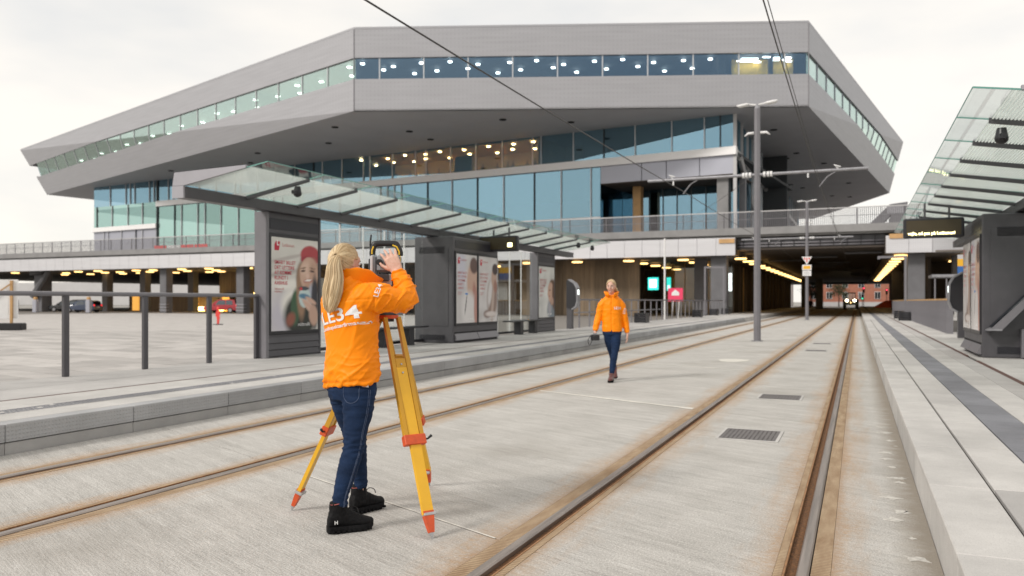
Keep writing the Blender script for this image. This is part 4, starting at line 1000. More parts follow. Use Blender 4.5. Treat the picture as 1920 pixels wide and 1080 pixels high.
# ------------------------------------------------------------------ cars, far street, small things
def paint(name, col): 
    pm(name, col, .3, 0, .03, 2, coat=.6)
paint('car_blue', (.025, .04, .085)); paint('car_red', (.42, .012, .025)); paint('car_black', (.012, .012, .014)); paint('car_silver', (.4, .41, .42)); paint('car_white', (.6, .6, .6))
pm('tyre', (.012, .012, .012), .85); pm('rim', (.4, .4, .42), .35, .6); emit('tail_lamp', (.8, .02, .03), .8); pm('lamp_lens', (.6, .6, .6), .15); pm('plate', (.65, .65, .62), .5)
def car(loc, rz, mat, label, tall=0., name='parked_car'):
    """hatchback: x forward, built round the origin"""
    T = thing(name, label, 'car', loc, rz, 'cars under the deck'); ORG[T.name] = V3()
    k = tall
    low = [(-2.0, .32), (-2.02, .75), (-1.9, .9), (-1.0, .95), (.9, .92), (1.75, .78), (2.0, .6), (2.02, .32)]
    rings = []
    for y, w in ((-.86, .93), (-.84, 1), (.84, 1), (.86, .93)):
        rings.append([(x * w, y, .3 + (z - .3) * (.97 if abs(y) > .85 else 1)) for x, z in low])
    MB().loft(rings).build('body', mat, T, smooth=True, angle=35)
    cab = [(-1.92, .9), (-1.75, 1.38 + k), (-1.45, 1.48 + k), (.05, 1.48 + k), (.35, 1.4 + k), (1.1, .91)]
    rings = [[(x, y * (1 - .16 * (z - .9)), z) for x, z in cab] for y in (-.8, .8)]
    g = MB().loft(rings).build('cabin', mat, T, smooth=True, angle=35)
    for s in (-1, 1):
        for a, b in ((-1.55, -.75), (-.68, .18)):
            P = [(a, s * .805, .95), (b + (.3 if b > 0 else 0), s * .805, .95), (b, s * (.8 * (1 - .08) ), 1.36 + k), (a + .08, s * (.8 * (1 - .08)), 1.36 + k)]
            MB().ext(P, (0, s * .012, 0)).build('side_window', 'car_glass', g)
        MB().tube([(.75, s * .84, .98), (.72, s * .98, 1.0)], [.05, .07], 8).build('mirror', mat, T, smooth=True)
        MB().sph((1.86, s * .62, .68), (.13, .19, .09), 10, 6).build('headlight', 'lamp_lens', T, smooth=True); MB().sph((-1.95, s * .7, .85), (.08, .13, .16), 10, 6).build('tail_light', 'tail_lamp', T, smooth=True)
        for x in (-1.28, 1.28):
            w = MB().cyl((x, s * .68, .31), (x, s * .88, .31), .31, n=20).build('wheel', 'tyre', T, smooth=True, angle=40); MB().cyl((x, s * .875, .31), (x, s * .89, .31), .2, n=14).build('rim', 'rim', w)
    MB().ext([(.40, -.66, 1.385 + k), (.40, .66, 1.385 + k), (1.08, .74, .93), (1.08, -.74, .93)], (.02, 0, .012)).build('windscreen', 'car_glass', g)
    MB().ext([(-1.77, -.64, 1.36 + k), (-1.77, .64, 1.36 + k), (-1.91, .74, .95), (-1.91, -.74, .95)], (-.02, 0, .004)).build('rear_window', 'car_glass', g)
    MB().box(2.02, 2.035, -.26, .26, .42, .53).build('number_plate', 'plate', T); MB().box(-2.04, -2.02, -.26, .26, .6, .71).build('number_plate', 'plate', T)
    return T
car((-87.2, 68.8, 0), R(196), 'car_blue', 'dark blue hatchback parked at the deck columns on the far left')
car((-69.4, 73.4, 0), R(200), 'car_red', 'red compact car half hidden by a column under the deck', .1)
car((-97.5, 74.5, 0), R(205), 'car_black', 'black car in the shade under the far left end of the deck')
car((-106, 84, 0), R(20), 'car_silver', 'silver car behind the black car under the deck', .15)
car((-9.2, 176, 0), R(-90), 'car_black', 'dark car beside the tractor beyond the tunnel')

def tractor(loc):
    T = thing('tractor', 'tractor with two bright headlights driving on the far end of the track', 'tractor', loc, R(-90)); ORG[T.name] = V3()
    paint('tractor_green', (.02, .03, .022))
    MB().bev(-.2, 1.9, -.38, .38, .75, 1.55, .08).build('bonnet', 'tractor_green', T); MB().box(1.88, 1.93, -.3, .3, .85, 1.45).build('grille', 'black_metal', T)
    c = MB()
    for x in (-1.5, -.15):
        for y in (-.7, .7): c.box(x - .05, x + .05, y - .05, y + .05, 1.2, 2.75)
    c.box(-1.65, .0, -.8, .8, 2.72, 2.9).build('cab_frame', 'black_metal', T)
    MB().box(-1.45, -.2, -.68, .68, 1.45, 2.7).build('cab_glass', 'clear_pane', T); MB().bev(-1.6, -.1, -.75, .75, .7, 1.4, .05).build('cab_base', 'tractor_green', T)
    for s in (-1, 1):
        w = MB().cyl((-.95, s * .75, .85), (-.95, s * 1.25, .85), .85, n=24).build('wheel', 'tyre', T, smooth=True, angle=40); MB().cyl((-.95, s * 1.2, .85), (-.95, s * 1.27, .85), .45, n=16).build('rim', 'sign_yellow', w)
        w = MB().cyl((1.35, s * .7, .55), (1.35, s * 1.05, .55), .55, n=20).build('wheel', 'tyre', T, smooth=True, angle=40); MB().cyl((1.35, s * 1.02, .55), (1.35, s * 1.07, .55), .3, n=14).build('rim', 'sign_yellow', w)
        MB().sph((1.95, s * .62, 1.5), (.08, .22, .2), 12, 8).build('headlight', 'head_light', T, smooth=True); MB().box(-1.7, -.2, s * .74 - .2, s * .74 + .2, 1.68, 1.78).build('mudguard', 'black_metal', T)
        MB().tube([(-.1, s * .8, 2.3), (.1, s * 1.15, 2.35)], .03, 6).build('mirror_arm', 'black_metal', T)
    MB().sph((1.98, 0, 1.15), (.05, .12, .12), 10, 6).build('beacon', 'lamp_warm', T, smooth=True); MB().cyl((.7, .3, 1.55), (.7, .3, 2.5), .05, n=8).build('exhaust', 'black_metal', T)
tractor((-1.0, 150, 0))
T = thing('loader_blade', 'orange snow blade lying on the far right platform end', 'blade', (4.0, 150, ZP))
MB().ext([(2.4, 150, ZP), (5.6, 150, ZP), (5.7, 150, ZP + 1.3), (4.4, 150, ZP + 1.2), (3.2, 150, ZP + .5)], (0, .5, 0)).build('blade', 'tripod_orange', T, world=True); MB().box(4.4, 4.8, 150.5, 152, ZP, ZP + .6).build('arm', 'black_metal', T, world=True)

# far red brick house
BH = thing('brick_house', 'red brick house seen through the tunnel behind the tractor', 'house', (2, 240, 0))
MB().box(-14, 34, 240, 252, 0, 11).build('wall', 'brick_red', BH, world=True); MB().box(-14.3, 34.3, 239.7, 252, 0, 1.2).build('plinth', 'fascia', BH, world=True)
for i in range(11):
    for j in range(3):
        x = -12 + i * 4.1; z = 2.0 + j * 3.1
        w = MB().box(x, x + 1.5, 239.85, 240.1, z, z + 2.0).build('window', 'white_paint', BH, world=True); MB().box(x + .1, x + 1.4, 239.8, 239.86, z + .1, z + 1.9).build('pane', 'car_glass', w, world=True); MB().box(x + .7, x + .8, 239.76, 239.8, z + .1, z + 1.9).build('bar', 'white_paint', w, world=True)
MB().ext([(-14.6, 239.4, 11), (-14.6, 246, 14.5), (-14.6, 252.6, 11)], (49.2, 0, 0)).build('roof', 'column_dark', BH, world=True)
WH = thing('white_building', 'white building left of the brick house beyond the tunnel', 'house', (-34, 230, 0))
MB().box(-52, -17, 230, 245, 0, 13).build('wall', 'white_band', WH, world=True); MB().box(-52.4, -16.6, 229.6, 245.4, 13, 13.4).build('roof', 'fascia', WH, world=True)
for i in range(8): MB().box(-50 + i * 4.2, -48 + i * 4.2, 229.9, 230.05, 1.5, 3.6).build('window', 'car_glass', WH, world=True); MB().box(-50 + i * 4.2, -48 + i * 4.2, 229.9, 230.05, 5.5, 7.6).build('window', 'car_glass', WH, world=True)
# trees beyond the tunnel
def leafm():
    m, t, b = newmat('leaf'); r = nd(t, 'ShaderNodeNewGeometry').outputs['Random Per Island']
    t.links.new(mixc(t, r, (.035, .05, .018), (.11, .12, .04)), b.inputs['Base Color']); b.inputs['Roughness'].default_value = .7
leafm(); pm('bark', (.06, .045, .035), .9, 0, .3, 8, .5, 30)
def tree(x, y, h, label, seed, gap):
    random.seed(seed); T = thing('street_tree', label, 'tree', (x, y, 0), group='street trees beyond the deck')
    m = MB().tube([(x, y, 0), (x + .05, y, h * .35), (x, y + .1, h * .75)], [.14, .1, .04], 8); tips = []
    for i in range(11):
        a = i * 2.4; z = h * (.32 + .045 * i); r = h * .26 * (1 - i * .05); e = V3((x + r * math.cos(a), y + r * math.sin(a), z + h * .14)); m.tube([(x, y, z), e], [.045, .012], 5); tips.append(e)
    m.build('trunk', 'bark', T, world=True)
    c = MB()
    for i in range(1500):
        t = random.choice(tips); p = t + V3((random.gauss(0, h * .09), random.gauss(0, h * .09), random.gauss(0, h * .07)))
        u = V3((random.uniform(-1, 1), random.uniform(-1, 1), random.uniform(-1, 1))).normalized() * .14; w = u.orthogonal().normalized() * .08
        c.add([p - u, p + w, p + u, p - w], [(0, 1, 2, 3)])
    c.build('crown', 'leaf', T, world=True)
tree(-9.5, 190, 5.6, 'slim green tree in front of the white building beyond the tunnel', 1, 0)
tree(-4.0, 205, 6.0, 'green tree between the white building and the brick house', 2, 0)
# signals
def signal(x, y, col, label, z=3.2):
    T = thing('traffic_signal', label, 'traffic light', (x, y, 0)); MB().cyl((x, y, 0), (x, y, z + .6), .06, n=8).build('post', 'dark_metal_light', T, world=True); MB().bev(x - .2, x + .2, y - .2, y - .06, z - .5, z + .6, .04).build('housing', 'black_metal', T, world=True)
    for k, dz in enumerate((.35, .05, -.25)): MB().cyl((x, y - .22, z + dz), (x, y - .2, z + dz), .13, n=12).build('lens', col if k == (0 if col == 'red_signal' else 2) else 'black_plastic', T, world=True)
signal(1.2, 172, 'red_signal', 'traffic light showing red above the right edge of the tractor', 3.6)
signal(1.0, 178, 'green_signal', 'traffic light showing green near the brick house', 2.2)
signal(5.2, 168, 'red_signal', 'traffic light showing red at the right tunnel mouth', 3.2)
solo(MB().sph((-11.2, 71.8, 1.55), .2, 12, 8), 'blue_lamp', 'cyan_light', 'small cyan light left of the tunnel mouth', 'lamp', base=(-11.2, 71.8, 1.35), smooth=True)
# lobby screens and signs under the deck
def screen(x0, x1, y, z0, z1, mat, label, name='lit_screen'):
    T = thing(name, label, 'screen', ((x0 + x1) / 2, y, z0)); MB().box(x0 - .05, x1 + .05, y + .02, y + .12, z0 - .05, z1 + .05).build('frame', 'black_metal', T, world=True); MB().box(x0, x1, y, y + .018, z0, z1).build('picture', mat, T, world=True); return T
t1 = screen(-20.9, -19.75, 85.5, 2.6, 3.95, 'screen_teal', 'large teal lit screen behind the entrance glass'); MB().box(-20.75, -19.95, 85.47, 85.49, 2.85, 3.75).build('white_field', 'screen_white', t1, world=True)
t2 = screen(-18.85, -18.4, 85.5, 2.5, 3.95, 'screen_teal', 'narrow teal lit screen right of the large teal one'); MB().box(-18.75, -18.5, 85.47, 85.49, 2.65, 3.1).build('white_field', 'screen_white', t2, world=True)
screen(-11.75, -10.95, 78, 2.35, 4.05, 'screen_white', 'white lit poster box at the left tunnel wall')
# small white ticket pavilion on the right, sign above it
T = thing('kiosk', 'small white kiosk with flat roof behind the right railing', 'kiosk', (7.6, 62, 0))
MB().bev(6.3, 8.9, 62, 64, 0, 3.0, .03).build('wall', 'white_paint', T, world=True); MB().box(4.7, 9.4, 61.4, 64.4, 3.02, 3.2).build('roof', 'galvanised', T, world=True); MB().box(7.4, 8.4, 61.94, 61.998, 1.2, 2.4).build('window', 'car_glass', T, world=True)
for x in (4.9, 5.6): MB().cyl((x, 61.6, 0), (x, 61.6, 3.02), .05, n=8).build('post', 'dark_metal_light', T, world=True)
T = thing('info_sign', 'blue and yellow sign above the white kiosk roof', 'sign', (7.0, 63, 3.2)); pm('sign_blue', (.03, .12, .35), .4)
MB().box(6.4, 7.5, 63, 63.1, 3.2, 3.8).build('lower_field', 'sign_blue', T, world=True); MB().box(6.4, 7.5, 63, 63.1, 3.8, 4.3).build('upper_field', 'sign_yellow', T, world=True); MB().box(6.4, 7.5, 63, 63.1, 4.3, 4.6).build('cap', 'fascia', T, world=True)
# bent dark stair hood on the deck
T = thing('stair_hood', 'dark slanted stair hood standing on the deck at the right', 'hood', (1.5, 76, 7.5))
MB().ext([(.4, 76, 7.5), (2.6, 76, 9.75), (4.0, 76, 9.9), (3.6, 76, 7.5), (2.4, 76, 7.5), (2.7, 76, 8.9), (1.6, 76, 7.5)], (0, 2.5, 0)).build('hood', 'column_dark', T, world=True); MB().box(2.4, 3.7, 75.95, 75.99, 8.95, 9.65).build('panel', 'galvanised', T, world=True)
# red person shaped marker, site fence, charging posts
pm('marker_red', (.75, .06, .05), .5)
def marker(x, y):
    T = thing('person_shaped_marker', 'small red figure shaped marker on a flat base standing on the square', 'marker', (x, y, 0), YAW); ORG[T.name] = V3()
    MB().tube([(0, 0, 0), (0, 0, .05)], [.3, .28], 18).build('base', 'black_plastic', T)
    fig = [(-.05, .05), (.06, .05), (.08, .3), (.13, .42), (.07, .5), (.13, .62), (.11, .78), (.04, .86), (-.05, .86), (-.12, .74), (-.14, .5), (-.08, .48), (-.06, .3)]
    MB().ext([(a, -.02, z) for a, z in fig], (0, .04, 0)).build('figure', 'marker_red', T); MB().sph((0, 0, .95), (.085, .03, .1), 14, 8).build('head', 'marker_red', T, smooth=True)
marker(-34.1, 35.7)
T = thing('site_fence', 'white site fence with timber frame on a black foot at the left picture edge', 'fence', (-37.2, 24.9, 0), R(30)); ORG[T.name] = V3()
MB().bev(-2.1, 1.1, -.3, .3, 0, .34, .04).build('foot', 'black_plastic', T)
for x in (-1.7, .55): MB().box(x - .05, x + .05, -.06, .04, .3, 2.35).build('post', 'orange_wood', T)
for i in range(6): MB().box(-1.8 + i * .44, -1.38 + i * .44, .045, .07, .55, 2.4).build('plank', 'white_paint', T)
MB().tube([(-1.7, -.05, .6), (.55, -.05, 2.2)], .04, 4).build('brace', 'orange_wood', T)
for i, (x, y, lb) in enumerate(((-95.5, 66, 'leftmost of the three'), (-92.6, 66.5, 'middle one of the three'), (-84.6, 67.5, 'rightmost of the three'))):
    T = thing('charging_post', 'grey post with orange cap, %s beside the blue car' % lb, 'post', (x, y, 0), group='grey posts at the parked cars')
    MB().bev(x - .35, x + .35, y - .2, y + .2, 0, 1.55, .05).build('body', 'panel_lilac', T, world=True); MB().bev(x - .22, x + .22, y - .15, y + .15, 1.56, 1.9, .04).build('cap', 'orange_wood', T, world=True)
# far shore seen under the deck on the left
solo(MB().box(-300, -84, 200, 206, 0, 8.2), 'shed', 'fascia', 'long low grey shed far off under the left end of the deck', 'shed', base=(-130, 203, 0))
solo(MB().box(-170, -95, 150, 150.4, 0, 1.4), 'boundary_wall', 'deck_concrete', 'low grey wall far off behind the cars under the deck', 'wall', base=(-132, 150, 0))
T = thing('barrier', 'red and white construction barrier on the deck before the glass hall', 'barrier', (-76, 73, 7.5))
for i in range(4): MB().box(-80 + i * 2.2, -78 + i * 2.2, 73, 73.08, 7.62, 8.25).build('board', 'marker_red' if i % 3 != 1 else 'white_paint', T, world=True); MB().box(-79.1 + i * 2.2, -78.9 + i * 2.2, 72.9, 73.2, 7.5, 7.62).build('foot', 'black_plastic', T, world=True)
# ------------------------------------------------------------------ people
def cloth_mat(name, col, rough, var, weave, bump, sheen=.2, spec=.4):
    m, t, b = newmat(name); pos = nd(t, 'ShaderNodeTexCoord').outputs['Object']
    n1 = noise_(t, pos, 7, 5, .6); n2 = noise_(t, mapping(t, pos, (1, 1, .35)), weave, 3, .6)
    c = mixc(t, mrange(t, n1, .3, .7), tuple(x * (1 - var) for x in col), tuple(min(1, x * (1 + var)) for x in col))
    c = mixc(t, mrange(t, n2, .45, .75, 0, var), c, tuple(min(1, x * 1.5 + .02) for x in col))
    t.links.new(c, b.inputs['Base Color']); b.inputs['Roughness'].default_value = rough; b.inputs['Sheen Weight'].default_value = sheen; b.inputs['Specular IOR Level'].default_value = spec
    bn = nd(t, 'ShaderNodeBump', {'Height': math_(t, 'ADD', n2, math_(t, 'MULTIPLY', n1, .6)), 'Strength': bump, 'Distance': .004}); t.links.new(bn.outputs[0], b.inputs['Normal'])
cloth_mat('jacket_orange', (.95, .262, .001), .5, .04, 240, .2, .0, .22)
cloth_mat('jacket_inner', (.62, .10, .006), .6, .08, 240, .3, 0)
cloth_mat('denim', (.009, .022, .058), .8, .35, 300, .5, .0, .15)
cloth_mat('denim_seam', (.07, .1, .18), .8, .2, 300, .3)
cloth_mat('boot_black', (.006, .006, .007), .6, .3, 160, .4, .0, .15)
cloth_mat('boot_sole', (.009, .009, .01), .8, .3, 90, .8, 0, .12)
cloth_mat('boot_brown', (.11, .035, .03), .5, .25, 90, .4)
pm('boot_trim', (.4, .1, .09), .7); pm('lace', (.008, .008, .009), .7); pm('paper', (.7, .7, .7), .7, 0, .1, 30)
def skin():
    m, t, b = newmat('skin'); pos = nd(t, 'ShaderNodeTexCoord').outputs['Object']; n1 = noise_(t, pos, 45, 4, .6)
    t.links.new(mixc(t, mrange(t, n1, .3, .7), (.56, .33, .25), (.66, .43, .34)), b.inputs['Base Color']); b.inputs['Roughness'].default_value = .5
    b.inputs['Subsurface Weight'].default_value = .15; b.inputs['Subsurface Radius'].default_value = (.012, .005, .003); b.inputs['Subsurface Scale'].default_value = 1.
skin()
def hair_mat(name, a, b2, c):
    m, t, b = newmat(name); at = nd(t, 'ShaderNodeVertexColor', layer_name='strand')
    pos = nd(t, 'ShaderNodeTexCoord').outputs['Object']
    r = nd(t, 'ShaderNodeValToRGB', {0: at.outputs[0]}); e = r.color_ramp.elements; e[0].color = c4(a); e[1].color = c4(c); k = e.new(.5); k.color = c4(b2)
    t.links.new(r.outputs[0], b.inputs['Base Color']); b.inputs['Roughness'].default_value = .38; b.inputs['Specular IOR Level'].default_value = .5
hair_mat('hair_blonde', (.30, .19, .085), (.60, .44, .25), (.80, .66, .44))
pm('lip', (.42, .12, .1), .4); pm('eye_white', (.7, .68, .66), .3); pm('iris', (.04, .06, .08), .2); pm('brow', (.2, .12, .06), .8)

def remesh(parts_mb, name, voxel, smooth_it=6, fac=.5):
    """weld overlapping tubes into one continuous skin"""
    me = parts_mb.mesh(name + '_raw'); ob = bpy.data.objects.new(name + '_raw', me); COL.objects.link(ob)
    bm = bmesh.new(); bm.from_mesh(me); bmesh.ops.recalc_face_normals(bm, faces=bm.faces); bm.to_mesh(me); bm.free()
    r = ob.modifiers.new('r', 'REMESH'); r.mode = 'VOXEL'; r.voxel_size = voxel; r.adaptivity = 0
    s = ob.modifiers.new('s', 'SMOOTH'); s.factor = fac; s.iterations = smooth_it
    sc2 = None
    dg = bpy.context.evaluated_depsgraph_get(); out = bpy.data.meshes.new_from_object(ob.evaluated_get(dg))
    bpy.data.objects.remove(ob); bpy.data.meshes.remove(me); out.name = name; out.materials.clear(); out.shade_smooth(); return out
def shape(me, fn):
    """move every point along its normal by fn(point, normal)"""
    me.update(); nrm = [V3(v.normal) for v in me.vertices]
    for v, n in zip(me.vertices, nrm): v.co = v.co + n * fn(v.co, n)
    me.update()
def catmull(pts, k=6):
    pts = [V3(p) for p in pts]; P = [pts[0] * 2 - pts[1]] + pts + [pts[-1] * 2 - pts[-2]]; out = []
    for i in range(1, len(P) - 2):
        a, b, c, d = P[i - 1:i + 3]
        for j in range(k):
            t = j / k; out.append(.5 * ((2 * b) + (c - a) * t + (2 * a - 5 * b + 4 * c - d) * t * t + (3 * b - a - 3 * c + d) * t ** 3))
    out.append(pts[-1]); return out
def interp(vals, k):
    out = []
    if any(isinstance(v, tuple) for v in vals): vals = [v if isinstance(v, tuple) else (v, v) for v in vals]
    for i in range(len(vals) - 1):
        for j in range(k):
            t = j / k; a, b = vals[i], vals[i + 1]
            out.append(tuple(x + (y - x) * t for x, y in zip(a, b)) if isinstance(a, tuple) else a + (b - a) * t)
    out.append(vals[-1]); return out
def limb(mb, pts, rad, n=18, k=5, flat=None): return mb.tube(catmull(pts, k), interp(rad, k), n, True, flat)
def torso(mb, rings, F, S, n=36):
    """rings: (cx, cy, z, half width, half depth, tilt)"""
    R_ = []
    for cx, cy, z, a, b, tl in rings:
        ring = []
        for j in range(n):
            t = 2 * math.pi * j / n; ct, st = math.cos(t), math.sin(t)
            e = 2.35; q = (abs(ct) ** e + abs(st) ** e) ** (-1 / e)
            p = S * (a * ct * q) + F * (b * st * q); ring.append(V3((cx + p.x, cy + p.y, z + tl * p.x)))
        R_.append(ring)
    return mb.loft(R_)
def ridge(q, w): return max(0., 1 - abs(q) / w)
def head_raw(mb, c, F, S, neck):
    Z = V3((0, 0, 1)); M = Matrix((S, F, Z)).transposed().to_4x4(); M.translation = c
    mb.sph((0, -.008, .02), (.074, .094, .1), 22, 16, M); mb.sph((0, .03, -.045), (.054, .062, .068), 18, 12, M); mb.sph((0, .062, -.09), (.026, .024, .022), 12, 8, M)
    mb.sph((0, .074, .03), (.05, .026, .035), 12, 8, M)
    mb.tube([M @ V3(q) for q in ((0, .09, .025), (0, .103, -.005), (0, .112, -.025), (0, .1, -.038))], [.009, .011, .014, .009], 8)
    for s in (-1, 1):
        mb.sph((s * .074, -.012, -.008), (.009, .021, .032), 10, 8, M); mb.sph((s * .035, .075, -.03), (.022, .022, .022), 10, 8, M)
    mb.tube([M @ V3((0, -.02, -.05)), M @ V3((0, -.025, -.11)), neck], [.05, .05, .056], 16)
    return M
def face_parts(parent, M):
    def part(nm, mat, fn): m = MB(); fn(m); return m.build(nm, mat, parent, smooth=True)
    for s in (-1, 1):
        e = part('eye', 'eye_white', lambda m: m.sph((s * .03, .083, .004), (.0135, .011, .008), 12, 8, M)); part('iris', 'iris', lambda m: m.sph((s * .03, .092, .004), (.006, .0045, .006), 10, 6, M))
        part('eyebrow', 'brow', lambda m: m.tube([M @ V3((s * q, y, z)) for q, y, z in ((.014, .098, .021), (.03, .097, .026), (.046, .086, .021))], [.0025, .0035, .002], 6))
    part('lips', 'lip', lambda m: m.sph((0, .089, -.062), (.024, .009, .0075), 14, 8, M))
def hand(mb, wrist, h, nrm, side, curl=.5, spread=.12, fist=0., sz=1.):
    """wrist point, direction of the hand, normal of its back, side +1 when the thumb lies along h x nrm"""
    h = V3(h).normalized(); nrm = V3(nrm); nrm = (nrm - h * nrm.dot(h)).normalized(); w = h.cross(nrm) * side
    P = lambda a, b, c: wrist + (h * a + w * b + nrm * c) * sz
    for i in range(5):     # palm as a sheaf of overlapping rods
        b = (-.03 + .015 * i); mb.tube([P(-.02, b * .62, 0), P(.03, b * .9, .001), P(.082 - abs(b - .005) * .25, b, .002)], [.013 * sz, .0135 * sz, .0115 * sz], 8)
    L_ = [.06, .075, .08, .07]
    for i in range(4):
        b = -.031 + i * .0205; L = L_[i]; a0 = .082 - abs(b - .005) * .25; sp = b * spread * 4; q = curl + fist
        p0 = P(a0 - .01, b, .002); p1 = P(a0 + L * .42 * math.cos(q * .5), b + sp * .25, .002 - L * .42 * math.sin(q * .5)); 
        p2 = P(a0 + L * (.42 * math.cos(q * .5) + .32 * math.cos(q * 1.3)), b + sp * .4, .002 - L * (.42 * math.sin(q * .5) + .32 * math.sin(q * 1.3)))
        p3 = P(a0 + L * (.42 * math.cos(q * .5) + .32 * math.cos(q * 1.3) + .26 * math.cos(q * 2)), b + sp * .5, .002 - L * (.42 * math.sin(q * .5) + .32 * math.sin(q * 1.3) + .26 * math.sin(q * 2)))
        mb.tube([p0, p1, p2, p3], [.0095 * sz, .0088 * sz, .0078 * sz, .006 * sz], 8)
    mb.tube([P(.012, .024, -.004), P(.035, .046, -.012), P(.062, .062, -.02), P(.085, .066, -.028)], [.013 * sz, .012 * sz, .0095 * sz, .0065 * sz], 8)
def strand_color(me, fn):
    ca = me.color_attributes.new('strand', 'FLOAT_COLOR', 'POINT')
    for i, v in enumerate(me.vertices): g = max(0, min(1, fn(v.co))); ca.data[i].color = (g, g, g, 1)
def hair_cap(c, F, S, tie, parent, mat='hair_blonde', grow=1.0, face=.42, low=-.55, part_only=False):
    """hair drawn back over the skull towards the point tie, with grooves that follow the strands"""
    Z = V3((0, 0, 1)); n, m = 96, 48; vs, keep, col = [], [], []
    ax = (tie - c).normalized(); u = ax.orthogonal().normalized(); w = ax.cross(u)
    for i in range(m + 1):
        a = math.pi * i / m - math.pi / 2
        for j in range(n):
            t = 2 * math.pi * j / n; d = V3((math.cos(a) * math.cos(t), math.cos(a) * math.sin(t), math.sin(a)))
            q = math.atan2(d.dot(w), d.dot(u)); rad_ = math.acos(max(-1, min(1, d.dot(ax))))
            gr = noise.noise(V3((math.cos(q) * 15, math.sin(q) * 15, rad_ * .8))) * .6 + noise.noise(V3((math.cos(q) * 34, math.sin(q) * 34, rad_ * 1.2))) * .4
            k = grow * (1 + .05 * gr * min(1, rad_ * 1.6)) * (1 + .10 * math.exp(-(rad_ / .35) ** 2))
            p = c + S * (d.x * .083 * k) + F * (d.y * .104 * k - .006) + Z * (d.z * .112 * k + .016)
            fy = d.y; hl = face + .35 * max(0, d.z) + .1 * noise.noise(d * 3)
            ok = (fy < hl) and (d.z > low - .1 * fy) and not (abs(d.x) > .8 and fy > .02 and d.z < .12)
            vs.append(p); keep.append(ok); col.append(.5 + .75 * gr + .12 * noise.noise(d * 5))
    fs = []
    for i in range(m):
        for j in range(n):
            q = (i * n + j, i * n + (j + 1) % n, (i + 1) * n + (j + 1) % n, (i + 1) * n + j)
            if all(keep[x] for x in q): fs.append(q)
    me = bpy.data.meshes.new('hair'); me.from_pydata(vs, [], fs)
    ca = me.color_attributes.new('strand', 'FLOAT_COLOR', 'POINT')
    for i, g in enumerate(col): g = max(0, min(1, g)); ca.data[i].color = (g, g, g, 1)
    bm = bmesh.new(); bm.from_mesh(me); bmesh.ops.delete(bm, geom=[v for v in bm.verts if not v.link_faces], context='VERTS'); bmesh.ops.recalc_face_normals(bm, faces=bm.faces); bm.to_mesh(me); bm.free(); me.shade_smooth()
    sb_ = MB(); random.seed(len(vs) + int(c.z * 1e4))
    cs = []
    for _ in range(210):     # loose strands lying over the cap, from the hairline to the knot
        q = random.uniform(0, 2 * math.pi); r0 = random.uniform(1.0, 2.5); pts = []; okk = True
        for k_ in range(9):
            rr = .12 + (r0 - .12) * (1 - k_ / 8); qq = q + .04 * math.sin(k_ + q); d = ax * math.cos(rr) + (u * math.cos(qq) + w * math.sin(qq)) * math.sin(rr)
            dl = V3((d.dot(S), d.dot(F), d.z))
            if dl.y > face + .28 * max(0, dl.z) or dl.z < low + .05 or (abs(dl.x) > .8 and dl.y > .0 and dl.z < .15): continue
            kk = grow * (1.035 + .10 * math.exp(-(rr / .35) ** 2)) + random.uniform(-.004, .006); pts.append(c + S * (dl.x * .083 * kk) + F * (dl.y * .104 * kk - .006) + Z * (dl.z * .112 * kk + .016))
        if len(pts) > 3: n0 = len(sb_.v); sb_.tube(pts, [.0014] * (len(pts) - 1) + [.0006], 4); cs += [random.uniform(.25, 1)] * (len(sb_.v) - n0)
    strands(sb_, cs, parent, mat)
    o = link('hair', me, mat, parent); sm = o.modifiers.new('thickness', 'SOLIDIFY'); sm.thickness = .006; sm.offset = -1; return o
def strands(mb, cols, parent, mat):
    if not mb.v: return
    me = mb.mesh('hair_strands'); ca = me.color_attributes.new('strand', 'FLOAT_COLOR', 'POINT')
    for i, g in enumerate(cols): ca.data[i].color = (g, g, g, 1)
    me.shade_smooth(); tag(link('hair_strands', me, mat, parent), kind='stuff')
